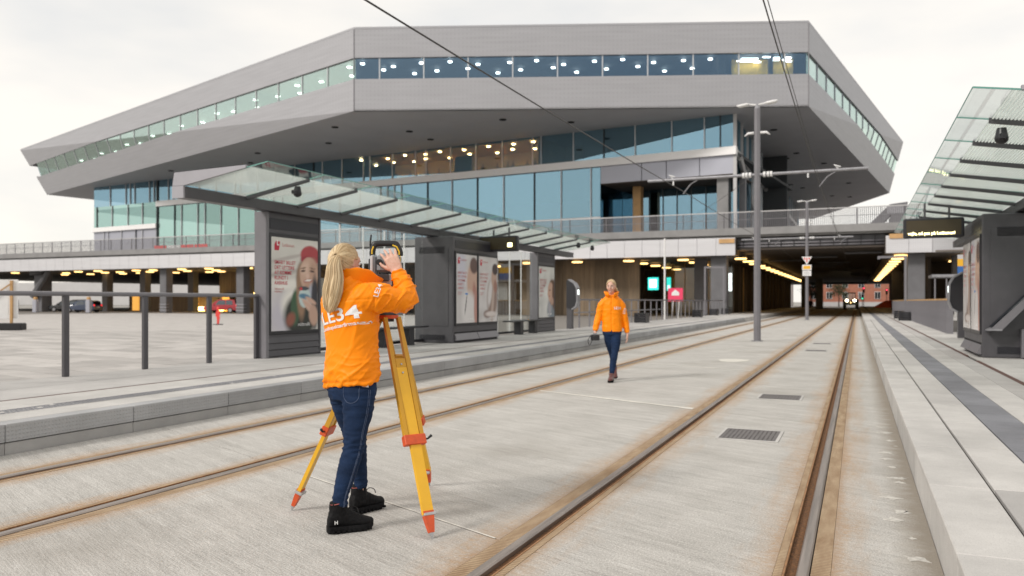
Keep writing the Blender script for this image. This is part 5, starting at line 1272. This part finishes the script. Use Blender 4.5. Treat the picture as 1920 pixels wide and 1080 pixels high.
def tail(path, rad, parent, seed=0, n=44, k=9, name='ponytail', mat='hair_blonde', flat=(1, 0, 0)):
    P = catmull(path, k); Rr = interp(rad, k); mb = MB(); vs, fs, col = [], [], []
    u = V3(flat)
    for i, p in enumerate(P):
        d = (P[min(i + 1, len(P) - 1)] - P[max(i - 1, 0)]).normalized(); u = (u - d * u.dot(d)).normalized(); w = d.cross(u); s = i / len(P)
        for j in range(n):
            a = 2 * math.pi * j / n + s * .5; r = Rr[i]; ra, rb = r if isinstance(r, tuple) else (r, r)
            g = noise.noise(V3((math.cos(a) * 4 + seed, math.sin(a) * 4, s * 2.2))) * .5 + noise.noise(V3((math.cos(a) * 11 + seed, math.sin(a) * 11, s * 2.5))) * .5
            kx = 1 + .2 * g; vs.append(p + u * (ra * math.cos(a) * kx) + w * (rb * math.sin(a) * kx)); col.append(.55 + .8 * g - .1 * s)
    for i in range(len(P) - 1):
        for j in range(n): fs.append((i * n + j, i * n + (j + 1) % n, (i + 1) * n + (j + 1) % n, (i + 1) * n + j))
    fs.append(tuple(range(n))); fs.append(tuple((len(P) - 1) * n + j for j in range(n)))
    me = bpy.data.meshes.new(name); me.from_pydata(vs, [], fs); ca = me.color_attributes.new('strand', 'FLOAT_COLOR', 'POINT')
    for i, g in enumerate(col): g = max(0, min(1, g)); ca.data[i].color = (g, g, g, 1)
    bm = bmesh.new(); bm.from_mesh(me); bmesh.ops.recalc_face_normals(bm, faces=bm.faces); bm.to_mesh(me); bm.free(); me.shade_smooth()
    sb_ = MB(); cs = []; random.seed(int(seed * 100) + n)
    for _ in range(230):
        a0 = random.uniform(0, 2 * math.pi); f = random.uniform(.93, 1.12); st_ = random.randint(0, max(1, len(P) // 5)); en = random.randint(len(P) * 2 // 3, len(P)); pts = []; u = V3(flat); wob = random.uniform(-.5, .5)
        for i in range(len(P)):
            d = (P[min(i + 1, len(P) - 1)] - P[max(i - 1, 0)]).normalized(); u = (u - d * u.dot(d)).normalized(); w = d.cross(u); s = i / len(P)
            if i < st_ or i >= en or i % 3: continue
            r = Rr[i]; ra, rb = r if isinstance(r, tuple) else (r, r); a = a0 + s * .5 + wob * s * .6; e = .01 * max(0, s - .75) * (1 + math.sin(a0 * 7))
            pts.append(p_ := P[i] + u * (max(ra, .02 * s) * f + e) * math.cos(a) + w * (max(rb, .016 * s) * f + e) * math.sin(a))
        if len(pts) > 3: n0 = len(sb_.v); sb_.tube(pts, [.0013] * (len(pts) - 1) + [.0005], 4); cs += [random.uniform(.3, 1)] * (len(sb_.v) - n0)
    strands(sb_, cs, parent, mat)
    return link(name, me, mat, parent)
def wrap_text(s, size, bold, bvh, org, x, y, ray, tilt, mat, parent, lift=.004, wide=1.):
    """lettering laid onto a garment: every point slides along ray until it meets the cloth"""
    me = text_mesh(s, bold); bm = bmesh.new(); bm.from_mesh(me)
    xs = [v.co.x for v in bm.verts]; ys = [v.co.y for v in bm.verts]; cx, cy = (min(xs) + max(xs)) / 2, (min(ys) + max(ys)) / 2
    bmesh.ops.triangulate(bm, faces=bm.faces)
    for _ in range(4):
        lg = [e for e in bm.edges if e.calc_length() * size > .012]
        if not lg: break
        bmesh.ops.subdivide_edges(bm, edges=lg, cuts=1); bmesh.ops.triangulate(bm, faces=bm.faces)
    x, y, ray = V3(x).normalized(), V3(y).normalized(), V3(ray).normalized(); c, sn = math.cos(tilt), math.sin(tilt)
    for v in bm.verts:
        a, b = (v.co.x - cx) * size * wide, (v.co.y - cy) * size; p = V3(org) + x * (a * c - b * sn) + y * (a * sn + b * c)
        hit, nrm, _, _ = bvh.ray_cast(p - ray * .6, ray)
        v.co = (hit - ray * lift) if hit else p
    bm.to_mesh(me); bm.free(); me.materials.clear(); return link('lettering', me, mat, parent)
def boot(parent, heel, d, L_, mat, sole_mat, hgt, trim=True, lift=0., pitch=0., vox=.006):
    """heel point on the ground, direction of the foot, length; ankle boot with separate sole"""
    d = V3((d[0], d[1], 0)).normalized(); s = V3((d.y, -d.x, 0)); Z = V3((0, 0, 1))
    Mx = Matrix((d, s, Z)).transposed().to_4x4(); Mx.translation = V3(heel) + Z * lift; Mx = Mx @ Matrix.Rotation(pitch, 4, 'Y')
    mb = MB(); rings = []
    prof = [(-.015, .02, .06), (.03, .036, .11), (.25, .038, .13), (.42, .039, .118), (.58, .042, .092), (.74, .046, .068), (.88, .042, .056), (.96, .032, .05), (1.01, .015, .04)]
    for t, w, h in prof:
        rings.append([Mx @ V3((t * L_, w * math.cos(a), .022 + max(0, h * (.5 + .5 * math.sin(a))))) for a in [2 * math.pi * j / 14 for j in range(14)]])
    mb.loft(rings); mb.tube([Mx @ V3((L_ * .24, 0, .06)), Mx @ V3((L_ * .235, 0, .1)), Mx @ V3((L_ * .23, 0, hgt))], [(.066, .042), (.058, .044), (.053, .046)], 16, flat=Mx.to_3x3() @ V3((1, 0, 0)))
    me = remesh(mb, 'boot', vox, 5); shape(me, lambda p, n: .0025 * noise.noise(p * 55)); b = link('boot', me, mat, parent)
    out = [(0, .026), (.04, .036), (.3, .037), (.45, .036), (.62, .044), (.8, .047), (.93, .038), (1.02, .014)]
    ol = [(t * L_ - .004, w) for t, w in out] + [(t * L_ - .004, -w) for t, w in reversed(out)]
    sm = MB(); spr = lambda x: .014 * max(0, (x / L_ - .72) / .28) ** 2 + .004 * max(0, 1 - x / (L_ * .12)); sm.loft([[Mx @ V3((x * .985, y * .9, spr(x))) for x, y in ol], [Mx @ V3((x, y * 1.06, .012 + spr(x))) for x, y in ol], [Mx @ V3((x, y * 1.04, .028 + spr(x) * .7)) for x, y in ol], [Mx @ V3((x * .995, y * .97, .04 + spr(x) * .5)) for x, y in ol]])
    sl_ = sm.build('sole', sole_mat, b, smooth=True, angle=40)
    if trim:
        for i in range(8):
            for sy in (-1, 1): x = L_ * (.05 + i * .118); MB().box(x, x + .016, sy * .045 - .006, sy * .045 + .006, .004 + spr(x), .018 + spr(x), Mx).build('lug', sole_mat, sl_)
    if trim:
        ring = [Mx @ V3((L_ * .23 + .05 * math.cos(a), .043 * math.sin(a), hgt - .006 + .01 * math.cos(a))) for a in [2 * math.pi * j / 20 for j in range(21)]]
        MB().tube(ring, .0032, 6).build('trim', 'boot_trim', b, smooth=True)
        for i in range(5):
            x = L_ * (.42 + .06 * i); z = .118 - i * .011; MB().tube([Mx @ V3((x, -.024, z - .012)), Mx @ V3((x + .004, 0, z)), Mx @ V3((x, .024, z - .012))], .0028, 5).build('lace', 'lace', b, smooth=True)
        MB().tube(catmull([Mx @ V3((L_ * .42, 0, .118)), Mx @ V3((L_ * .5, .015, .15)), Mx @ V3((L_ * .62, .03, .14)), Mx @ V3((L_ * .64, .04, .115))], 4), .0028, 5).build('lace', 'lace', b, smooth=True)
    return b, Mx

WR = V3((-2.822, 4.063, 0))
WM = thing('person', 'person in orange jacket and blue jeans with blonde ponytail leaning to the surveying instrument', 'person', WR, YAW)
ORG[WM.name] = V3()
F = V3((.66, .75, 0)).normalized(); S = V3((F.y, -F.x, 0)); Fh = V3((.58, .81, 0)).normalized(); Sh = V3((Fh.y, -Fh.x, 0)); Z = V3((0, 0, 1))
HC = V3((-.044, .005, 1.588))
# body: one continuous skin, mostly under the clothes
mb = MB(); HM = head_raw(mb, HC, Fh, Sh, V3((-.03, 0, 1.43)))
torso(mb, [(0, 0, .86, .13, .095, 0), (0, 0, 1.0, .125, .09, 0), (-.005, 0, 1.2, .14, .1, 0), (-.01, 0, 1.36, .14, .09, 0), (-.02, 0, 1.45, .07, .06, 0)], F, S, 20)
WRI = V3((.256, .1, 1.562)); hd = V3((-.075, .035, .15))
limb(mb, [(.08, -.11, 1.40), (.22, -.07, 1.375), (.32, -.01, 1.345), (.31, .05, 1.42), WRI], [.05, .045, .04, .034, .026], 12)
hand(mb, WRI, hd, (.12, -.95, .12), -1, .5, .2, sz=1.12)
WLI = V3((.13, .30, 1.42))
limb(mb, [(-.10, .12, 1.38), (-.03, .24, 1.28), (.03, .32, 1.2), WLI], [.05, .045, .038, .026], 12); hand(mb, WLI, (.3, -.1, .9), (-.8, .6, 0), 1, .5)
LA = [(.055, -.062, .84), (.05, -.078, .70), (.036, -.09, .585), (.028, -.1, .49), (-.003, -.125, .36), (-.035, -.14, .235), (-.047, -.145, .1)]
LB = [(-.055, .062, .84), (-.045, .095, .70), (-.025, .13, .585), (-.005, .165, .49), (-.008, .215, .36), (-.003, .268, .25), (.0, .288, .12)]
for lg_ in (LA, LB): limb(mb, lg_, [.07, .06, .05, .042, .04, .03, .028], 12)
body = link('body', remesh(mb, 'body', .0048, 3), 'skin', WM)
face_parts(body, HM)
# jacket
mb = MB()
TL = .11
torso(mb, [(.0, 0, .862, .182, .138, TL), (.0, 0, .90, .19, .143, TL), (.002, 0, .99, .184, .14, .05), (0, 0, 1.09, .174, .133, 0), (-.004, 0, 1.19, .18, .136, 0), (-.014, 0, 1.29, .2, .142, 0), (-.018, 0, 1.37, .204, .138, 0), (-.02, 0, 1.43, .178, .116, 0), (-.025, 0, 1.48, .115, .09, 0), (-.025, 0, 1.515, .075, .07, 0)], F, S)
limb(mb, [(.06, -.085, 1.385), (.12, -.1, 1.388), (.205, -.075, 1.382), (.285, -.035, 1.368), (.328, .005, 1.378), (.322, .04, 1.43), (.293, .072, 1.488), (.268, .094, 1.536)], [.085, .094, .087, .076, .068, .066, .06, .05], 22, 5)
mb.tube([(.275, .09, 1.518), (.264, .097, 1.546)], [.054, .052], 20)
limb(mb, [(-.09, .1, 1.37), (-.06, .2, 1.33), (.0, .3, 1.23), (.05, .33, 1.24), (.125, .305, 1.4)], [.1, .09, .078, .07, .052], 18, 5)
jm = remesh(mb, 'jacket', .0058, 9)
Ua, Ub = V3((.55, -.2, .8)).normalized(), V3((-.8, .1, .58)).normalized()
def crease(p, n):
    d = 0.
    mk = max(0, min(1, .55 + 1.2 * noise.noise(p * 3.1 + V3((4, 1, 2)))))
    u, v = p.dot(Ua), p.dot(Ub)
    d += .015 * mk * ridge(noise.noise(V3((u * 3.2 + .3, v * 10, p.y * 3))), .15)                 # long diagonal pulls across the back
    d += .007 * mk * ridge(noise.noise(V3((u * 6 + 7, v * 19, p.y * 5))), .16)
    arm = max(0, min(1, (p.x - .13) / .08)); q2 = noise.noise(V3((p.x * 7 + p.z * 9, p.y * 8, p.z * 15 - p.x * 11)))
    d += arm * .012 * ridge(q2, .17) - arm * .003
    el = math.exp(-((p - V3((.36, .0, 1.37))).length / .09) ** 2); d += el * .010 * ridge(noise.noise(V3((p.x * 30, p.y * 12, p.z * 16 + 3))), .4)
    low = max(0, min(1, (1.10 - p.z) / .15)) * (1 - arm); d += low * .006 * ridge(noise.noise(V3((p.x * 8, p.y * 8, p.z * 20))), .25)
    d -= .0035 * math.exp(-((p.z - 1.372 - .03 * p.x) / .0045) ** 2) * (1 - arm)            # yoke seam
    sl = (p - V3((.115, -.09, 1.39))).dot(V3((.82, .45, .1))); d -= .004 * math.exp(-(sl / .005) ** 2) if p.z > 1.24 and p.y < .02 and p.x > .02 else 0   # armhole seam
    cf_ = (p - V3((.283, .083, 1.505))).dot(V3((-.42, .3, .85))); d -= .004 * math.exp(-(cf_ / .005) ** 2) if p.x > .2 and p.z > 1.44 else 0
    hem = math.exp(-((p.z - TL * p.x - .888) / .009) ** 2) * (1 - arm); d -= hem * .006
    return d - .002
shape(jm, crease)
jk = link('jacket', jm, 'jacket_orange', WM)
bvh = BVHTree.FromPolygons([v.co for v in jm.vertices], [p.vertices for p in jm.polygons])
bc = V3((-.005, 0, 1.282))
wrap_text('LE34', .108, .015, bvh, bc + S * .04, S, Z, F, R(10), 'print_white', jk, wide=1.42)
wrap_text('Landinspektørfirmaet', .03, .02, bvh, bc + V3((0, 0, -.068)) + S * .046, S, Z, F, R(10), 'print_white', jk, wide=1.2)
wrap_text('LE34', .04, .015, bvh, V3((.185, 0, 1.43)), V3((.25, 0, 1)), V3((-1, 0, .25)), V3((0, 1, 0)), 0, 'print_white', jk)
# stand-up collar, open at the front
cv, cf = [], []; n = 40; rows = [(0, 1.0), (.4, 1.03), (.8, 1.06), (1.0, 1.07)]
for h, ex_ in rows:
    for j in range(n + 1):
        a = R(14) + (2 * math.pi - R(28)) * j / n; fr = math.cos(a); sd = math.sin(a); flare = max(0, fr) ** 2
        cen = V3((-.02, 0, 0)) + F * .035
        r_f = (.10 + .06 * flare + h * .055 * flare) * ex_; r_s = (.09 + .014 * h) * ex_
        zb = 1.45 - .02 * flare; zt = 1.566 - .055 * flare - .012 * max(0, fr) + .004 * math.sin(a * 7)
        cv.append(cen + F * (r_f * fr) + S * (r_s * sd) + Z * (zb + (zt - zb) * h + .003 * noise.noise(V3((a * 3, h * 4, 1)))))
for i in range(len(rows) - 1):
    for j in range(n): cf.append((i * (n + 1) + j, i * (n + 1) + j + 1, (i + 1) * (n + 1) + j + 1, (i + 1) * (n + 1) + j))
me = bpy.data.meshes.new('collar'); me.from_pydata(cv, [], cf); me.shade_smooth(); co = link('collar', me, 'jacket_orange', jk)
sm = co.modifiers.new('thickness', 'SOLIDIFY'); sm.thickness = .011; sm.offset = 0; sb = co.modifiers.new('round', 'SUBSURF'); sb.levels = 1; sb.render_levels = 1
# jeans
mb = MB()
torso(mb, [(.0, 0, .97, .15, .11, 0), (.0, 0, .90, .162, .118, 0), (.0, -.004, .83, .168, .125, 0), (.0, 0, .77, .15, .11, 0)], F, S, 28)
LA = [(.055, -.062, .84), (.05, -.078, .70), (.036, -.09, .585), (.028, -.1, .49), (-.003, -.125, .36), (-.035, -.14, .235), (-.047, -.145, .155)]
LB = [(-.055, .062, .84), (-.045, .095, .70), (-.025, .13, .585), (-.005, .165, .49), (-.008, .215, .36), (-.003, .268, .25), (.0, .288, .175)]
RA = [.104, .089, .071, .06, .0595, .047, .0425]
limb(mb, LA, RA, 22, 6); limb(mb, LB, RA, 22, 6)
dm = remesh(mb, 'jeans', .0075, 6)
def denim_fold(p, n):
    k = .45 + math.exp(-((p.z - .5) / .07) ** 2) + 1.1 * math.exp(-((p.z - .15) / .06) ** 2) + .7 * math.exp(-((p.z - .75) / .06) ** 2)
    q = noise.noise(V3((p.x * 7, p.y * 7, p.z * 34))); return .0065 * k * ridge(q, .3) - .001
shape(dm, denim_fold); jn = link('jeans', dm, 'denim', WM)
bj = BVHTree.FromPolygons([v.co for v in dm.vertices], [p.vertices for p in dm.polygons])
def seam(path, out, name='seam'):
    pts = []
    for p in catmull([V3(q) for q in path], 8):
        hit, nr, _, _ = bj.ray_cast(V3(p) + V3(out) * .3, -V3(out))
        if hit: pts.append(hit + V3(out) * .0008)
    if len(pts) > 2: MB().tube(pts, .0016, 5).build(name, 'denim_seam', jn, smooth=True)
so_ = V3((.78, -.62, 0)).normalized(); seam(LA, so_); seam([V3(p) + so_ * .0 + Z * .0 for p in LA], V3((.7, -.71, 0)).normalized())
bo = V3((-.1, -1, 0)).normalized()
pk = [(-.01, 0, .86), (-.005, 0, .79), (.04, 0, .765), (.085, 0, .79), (.09, 0, .86)]
seam(pk, bo, 'pocket_stitch')
hit = bj.ray_cast(V3((.1, -.5, .868)), V3((0, 1, 0)))[0]
if hit: MB().ext([hit + V3((-.022, -.006, .012)), hit + V3((.024, -.004, .02)), hit + V3((.026, -.006, -.012)), hit + V3((-.012, -.008, -.008))], (0, -.002, 0)).build('paper_note', 'paper', jn)
b1, M1 = boot(WM, (-.108, -.168, 0), (.91, .42), .268, 'boot_black', 'boot_sole', .185)
lettering('H', .03, M1 @ frame((.028, .046, .06), (1, 0, 0), (0, 0, 1)), 'print_white', b1, bold=.03)
b2, M2_ = boot(WM, (-.055, .245, 0), (.65, .76), .262, 'boot_black', 'boot_sole', .185)
# hair
tie = HC + V3((-.022, -.1, .026))
hair_cap(HC, Fh, Sh, tie, WM)
tail([tie + V3((.012, .02, .0)), tie + V3((-.004, -.024, -.002)), tie + V3((-.01, -.048, -.05)), tie + V3((-.008, -.06, -.11)), tie + V3((-.016, -.064, -.18)), tie + V3((-.026, -.064, -.24)), tie + V3((-.036, -.062, -.29)), tie + V3((-.044, -.058, -.315))],
     [.02, .026, .042, (.052, .04), (.057, .042), (.05, .036), (.034, .026), (.008, .008)], WM, 3.)
MB().tube([tie + V3((-.006 + .026 * math.cos(a), -.01 - .012 * math.cos(a), .026 * math.sin(a))) for a in [2 * math.pi * j / 16 for j in range(17)]], .006, 6).build('hair_band', 'hair_blonde_band', WM, smooth=True) if False else None

# second person, walking towards the camera with a small camera in the hand
W2 = V3((-3.88, 13.23, 0)); P2 = thing('person', 'person in orange jacket, jeans and brown boots walking along the tracks', 'person', W2, YAW); ORG[P2.name] = V3()
F = V3((-.12, -.99, 0)).normalized(); S = V3((F.y, -F.x, 0)); HC = V3((.0, -.03, 1.615)); Fh = V3((-.3, -.95, 0)).normalized(); Sh = V3((Fh.y, -Fh.x, 0))
mb = MB(); HM = head_raw(mb, HC, Fh, Sh, V3((.01, 0, 1.44)))
torso(mb, [(0, 0, .88, .13, .095, 0), (0, 0, 1.2, .14, .1, 0), (0, 0, 1.36, .14, .09, 0), (.01, 0, 1.46, .07, .06, 0)], F, S, 20)
WA, WB = V3((-.276, -.04, .83)), V3((.283, .0, .79))
limb(mb, [(-.14, 0, 1.38), (-.2, .01, 1.12), WA], [.045, .038, .026], 12); hand(mb, WA, (.0, -.25, -1), (-1, 0, 0), -1, .5, .08, .7)
limb(mb, [(.15, 0, 1.38), (.225, .02, 1.1), WB], [.045, .038, .026], 12); hand(mb, WB, (-.05, -.1, -1), (1, 0, 0), 1, .4, .05)
for hip, kn, an in (((.06, 0, .86), (.05, -.12, .5), (-.01, -.2, .12)), ((-.02, 0, .86), (.03, .02, .5), (.085, .3, .2))): limb(mb, [hip, kn, an], [.06, .045, .032], 12)
body = link('body', remesh(mb, 'body', .0065, 3), 'skin', P2); face_parts(body, HM)
mb = MB()
torso(mb, [(.02, 0, .845, .172, .125, 0), (.02, 0, .9, .176, .126, 0), (.015, 0, 1.03, .162, .12, 0), (.01, 0, 1.15, .16, .118, 0), (.01, 0, 1.28, .17, .12, 0), (.01, 0, 1.36, .166, .112, 0), (.01, 0, 1.42, .14, .1, 0), (.01, 0, 1.48, .09, .08, 0)], F, S)
limb(mb, [(-.1, 0, 1.375), (-.155, .0, 1.29), (-.2, .01, 1.13), (-.24, -.01, 1.0), (-.272, -.035, .86)], [.07, .075, .064, .056, .046], 18, 5)
limb(mb, [(.12, 0, 1.375), (.175, .0, 1.29), (.225, .02, 1.12), (.255, .02, .98), (.28, .005, .82)], [.07, .075, .064, .056, .046], 18, 5)
jm = remesh(mb, 'jacket', .011, 5)
shape(jm, lambda p, n: .009 * ridge(noise.noise(V3((p.x * 9 + p.z * 4, p.y * 7, p.z * 12 + 5))), .28) * (.8 + .5 * noise.noise(p * 4)) - .003 - (.012 * math.exp(-((p.x - .0) / .008) ** 2) if p.y < 0 and abs(p.x) < .03 else 0))
jk = link('jacket', jm, 'jacket_orange', P2); bv2 = BVHTree.FromPolygons([v.co for v in jm.vertices], [p.vertices for p in jm.polygons])
wrap_text('LE34', .06, .015, bv2, V3((.10, 0, 1.25)), V3((1, 0, 0)), Z, V3((0, 1, 0)), 0, 'print_white', jk, .006)
wrap_text('LE34', .05, .015, bv2, V3((.225, 0, 1.2)), V3((.2, 0, 1)), V3((-1, 0, .2)), V3((0, 1, 0)), 0, 'print_white', jk, .006)
cv, cf = [], []
for h, e_ in ((0, 1.), (.5, 1.2), (1., 1.38)):
    for j in range(n + 1):
        a = R(22) + (2 * math.pi - R(44)) * j / n; fr, sd = math.cos(a), math.sin(a)
        cv.append(V3((.008, -.01, 0)) + F * ((.09 + .02 * max(0, fr)) * fr * e_) + S * (.085 * sd * e_) + Z * (1.44 + h * (.10 - .03 * max(0, fr)) + .012 * noise.noise(V3((a * 2.5, h * 2, 7)))))
for i in range(2):
    for j in range(n): cf.append((i * (n + 1) + j, i * (n + 1) + j + 1, (i + 1) * (n + 1) + j + 1, (i + 1) * (n + 1) + j))
me = bpy.data.meshes.new('collar'); me.from_pydata(cv, [], cf); me.shade_smooth(); co = link('collar', me, 'jacket_orange', jk); sm = co.modifiers.new('thickness', 'SOLIDIFY'); sm.thickness = .014
mb = MB(); torso(mb, [(.02, 0, .95, .15, .1, 0), (.02, 0, .86, .165, .115, 0), (.02, 0, .79, .155, .11, 0)], F, S, 24)
limb(mb, [(.075, -.0, .82), (.075, -.07, .66), (.05, -.13, .5), (.015, -.17, .32), (-.012, -.2, .14)], [.095, .08, .06, .056, .042], 18, 5)
limb(mb, [(-.035, .0, .82), (-.02, .03, .66), (.02, .03, .5), (.06, .16, .36), (.085, .28, .22)], [.095, .08, .06, .055, .042], 18, 5)
dm = remesh(mb, 'jeans', .011, 5); shape(dm, lambda p, n: .006 * ridge(noise.noise(V3((p.x * 6, p.y * 6, p.z * 26))), .3)); link('jeans', dm, 'denim', P2)
boot(P2, (.0, -.14, 0), (-.25, -.97), .255, 'boot_brown', 'boot_sole', .15, False, vox=.009)
boot(P2, (.10, .36, 0), (-.05, -1), .25, 'boot_brown', 'boot_sole', .15, False, lift=.11, pitch=R(24), vox=.009)
tie = HC + V3((.05, .08, -.02)); hair_cap(HC, Fh, Sh, tie, P2, face=.5, low=-.45)
tail([tie, tie + V3((.03, .02, -.02)), tie + V3((.06, .04, -.07)), tie + V3((.07, .05, -.13))], [.03, .035, .03, .008], P2, 5., 24, 5)
T = thing('handheld_camera', 'small black and silver camera held in the walking person right hand', 'camera', P2.matrix_basis @ V3((-.285, -.12, .72)), YAW); ORG[T.name] = V3()
MB().bev(-.075, .075, -.04, .04, -.02, .08, .012).build('body', 'black_metal', T); MB().cyl((-.01, -.04, .03), (-.01, -.12, .03), .042, .038, 14).build('lens', 'black_plastic', T, smooth=True, angle=40)
MB().box(-.03, .03, -.03, .03, .08, .105).build('viewfinder', 'galvanised', T); MB().tube(catmull([(-.07, 0, .07), (-.12, 0, -.02), (-.09, 0, -.1), (-.05, 0, -.02)], 4), .006, 5).build('strap', 'black_plastic', T, smooth=True)

# ------------------------------------------------------------------ surveying tripod and instrument
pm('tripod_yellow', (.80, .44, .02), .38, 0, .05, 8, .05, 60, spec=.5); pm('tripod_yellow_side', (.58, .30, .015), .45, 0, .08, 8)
pm('alu', (.45, .45, .46), .4, .5, .15, 25, .2, 80)
HD = V3((-2.762, 4.372, 1.255))
TP = thing('surveying_tripod', 'yellow surveying tripod with orange clamps standing on the track bed', 'tripod', (HD.x, HD.y, 0))
MB().tube([HD, HD + Z * .022], [.068, .068], 18).build('head_plate', 'tripod_orange', TP, world=True, smooth=True, angle=40)
MB().cyl(HD - Z * .02, HD, .04, n=14).build('screw', 'black_metal', TP, world=True)
for fx, fy in ((-2.24, 4.02), (-3.39, 4.2), (-2.91, 5.18)):
    ft = V3((fx, fy, 0)); rd = V3((fx - HD.x, fy - HD.y, 0)).normalized(); top = HD + rd * .06 + Z * .004; ax = (ft - top); Ln = ax.length; ax.normalize()
    wd = V3((-rd.y, rd.x, 0)); th = ax.cross(wd).normalized()
    M = Matrix((wd, th, ax)).transposed().to_4x4(); M.translation = top; legs = []
    lg = MB(); lg.box(-.034, .034, -.012, .012, Ln * .24, Ln * .9, M); lg = lg.build('leg', 'tripod_yellow', TP, world=True)
    for s in (-1, 1):
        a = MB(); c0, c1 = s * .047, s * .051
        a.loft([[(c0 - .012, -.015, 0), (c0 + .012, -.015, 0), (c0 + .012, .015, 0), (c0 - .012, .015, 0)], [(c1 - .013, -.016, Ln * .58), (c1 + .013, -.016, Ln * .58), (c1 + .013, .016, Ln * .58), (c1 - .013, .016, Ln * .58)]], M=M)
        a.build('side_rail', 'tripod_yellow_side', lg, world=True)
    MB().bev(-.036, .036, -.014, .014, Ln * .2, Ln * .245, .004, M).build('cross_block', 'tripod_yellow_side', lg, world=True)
    MB().bev(-.070, .070, -.024, .024, Ln * .555, Ln * .6, .004, M).build('clamp', 'tripod_orange', lg, world=True)
    k = MB(); k.tube([M @ V3((.07, .0, Ln * .577)), M @ V3((.09, 0, Ln * .577)), M @ V3((.115, .01, Ln * .565))], [.006, .006, .009], 8); k.build('clamp_lever', 'black_plastic', lg, world=True, smooth=True)
    for zz in (.23, .27): b = MB(); b.cyl(M @ V3((0, -.019, Ln * zz)), M @ V3((0, .019, Ln * zz)), .006, n=8); b.build('bolt', 'alu', lg, world=True)
    sh = MB(); sh.loft([[(-.034, -.018, Ln * .885), (.034, -.018, Ln * .885), (.034, .018, Ln * .885), (-.034, .018, Ln * .885)], [(-.026, -.016, Ln * .93), (.026, -.016, Ln * .93), (.026, .016, Ln * .93), (-.026, .016, Ln * .93)], [(-.016, -.012, Ln * .975), (.016, -.012, Ln * .975), (.016, .012, Ln * .975), (-.016, .012, Ln * .975)]], M=M); sh = sh.build('shoe', 'tripod_orange', lg, world=True)
    pt = MB(); pt.loft([[(-.018, -.013, Ln * .962), (.018, -.013, Ln * .962), (.018, .013, Ln * .962), (-.018, .013, Ln * .962)], [(-.003, -.003, Ln), (.003, -.003, Ln), (.003, .003, Ln), (-.003, .003, Ln)]], M=M); pt.build('point', 'alu', lg, world=True)
    MB().bev(-.032, .05, -.034, .02, Ln * .892, Ln * .905, .003, M).build('step_plate', 'alu', lg, world=True)
pm('inst_grey', (.24, .26, .28), .45, 0, .06, 20); pm('inst_dark', (.07, .075, .085), .4); pm('inst_white', (.62, .63, .64), .45); pm('inst_yellow', (.8, .5, .02), .4)
IN = thing('total_station', 'grey surveying instrument with black carrying handle on the yellow tripod', 'surveying instrument', (HD.x, HD.y, HD.z + .022), YAW); ORG[IN.name] = V3()
IN.location.x -= .012; IN.location.y -= .005
def ip(nm, mat, x0, x1, y0, y1, z0, z1, b=.008, par=None): return MB().bev(x0, x1, y0, y1, z0, z1, b).build(nm, mat, par or IN)
m = MB().tube([(0, 0, 0), (0, 0, .02), (0, 0, .05), (0, 0, .065)], [.07, .075, .06, .062], 20); m.build('tribrach', 'inst_dark', IN, smooth=True, angle=35)
for a in (90, 210, 330): q = V3((.058 * math.cos(R(a)), .058 * math.sin(R(a)), 0)); MB().cyl(q + Z * .004, q + Z * .05, .015, n=12).build('foot_screw', 'black_plastic', IN, smooth=True, angle=40)
ip('yoke_base', 'inst_grey', -.09, .09, -.06, .06, .066, .165, .015)
kp = MB().ext([(-.055, -.085, .09), (.06, -.085, .09), (.06, -.062, .19), (-.055, -.062, .19)], (0, .03, .005)).build('keypad', 'inst_dark', IN); MB().ext([(-.045, -.0895, .125), (.05, -.0895, .125), (.05, -.074, .18), (-.045, -.074, .18)], (0, .004, .001)).build('keypad_screen', 'inst_grey', kp)
cl = ip('column', 'inst_grey', -.096, -.05, -.05, .05, .165, .385, .014); ip('column_stripe', 'inst_white', -.09, -.074, -.056, -.048, .17, .38, .003, cl); ip('drive_cover', 'inst_dark', -.106, -.095, -.035, .035, .19, .36, .005, cl)
cr = ip('column', 'inst_grey', .05, .096, -.05, .05, .165, .385, .014); MB().cyl((.074, -.05, .27), (.074, -.066, .27), .016, n=12).build('focus_knob', 'black_plastic', cr, smooth=True, angle=40); ip('yellow_stripe', 'inst_yellow', .094, .099, -.03, -.022, .17, .38, .002, cr)
tl = MB().bev(-.048, .048, -.075, .07, .265, .395, .022).build('telescope', 'inst_grey', IN); MB().cyl((0, .06, .33), (0, .1, .33), .04, .042, 18).build('objective', 'inst_dark', tl, smooth=True, angle=40); ip('rear_plate', 'inst_white', -.046, .046, -.06, .03, .176, .262, .006)
MB().tube([(-.028, -.06, .335), (-.028, -.1, .335), (-.028, -.105, .335)], [.02, .019, .014], 16).build('eyepiece', 'black_plastic', tl, smooth=True, angle=40); MB().cyl((-.028, -.105, .335), (-.028, -.11, .335), .018, n=16).build('eye_cup', 'black_plastic', tl)
ip('battery_box', 'inst_dark', -.045, .03, -.085, -.03, .215, .262, .006); ip('lower_cover', 'inst_white', -.045, .045, -.06, .0, .175, .215, .006)
hp = [(-.084, 0, .38), (-.086, 0, .405), (-.076, 0, .445), (-.056, 0, .458), (.05, 0, .458), (.072, 0, .445), (.09, 0, .405), (.09, 0, .38)]
MB().tube(catmull(hp, 4), [(.012, .02)] * 29, 10, flat=(0, 1, 0)).build('handle', 'black_plastic', IN, smooth=True)
for q in (((-.086, -.016, .39), (-.086, -.016, .415), (-.076, -.016, .44)), ((.045, -.018, .447), (.072, -.017, .436), (.088, -.017, .405), (.088, -.017, .385))): MB().tube([V3(p) for p in q], .005, 6).build('handle_trim', 'inst_yellow', IN)
MB().tube(catmull([(-.096, 0, .36), (-.098, 0, .42), (-.1, 0, .46), (-.094, 0, .515)], 4), .006, 6).build('antenna', 'black_plastic', IN, smooth=True)
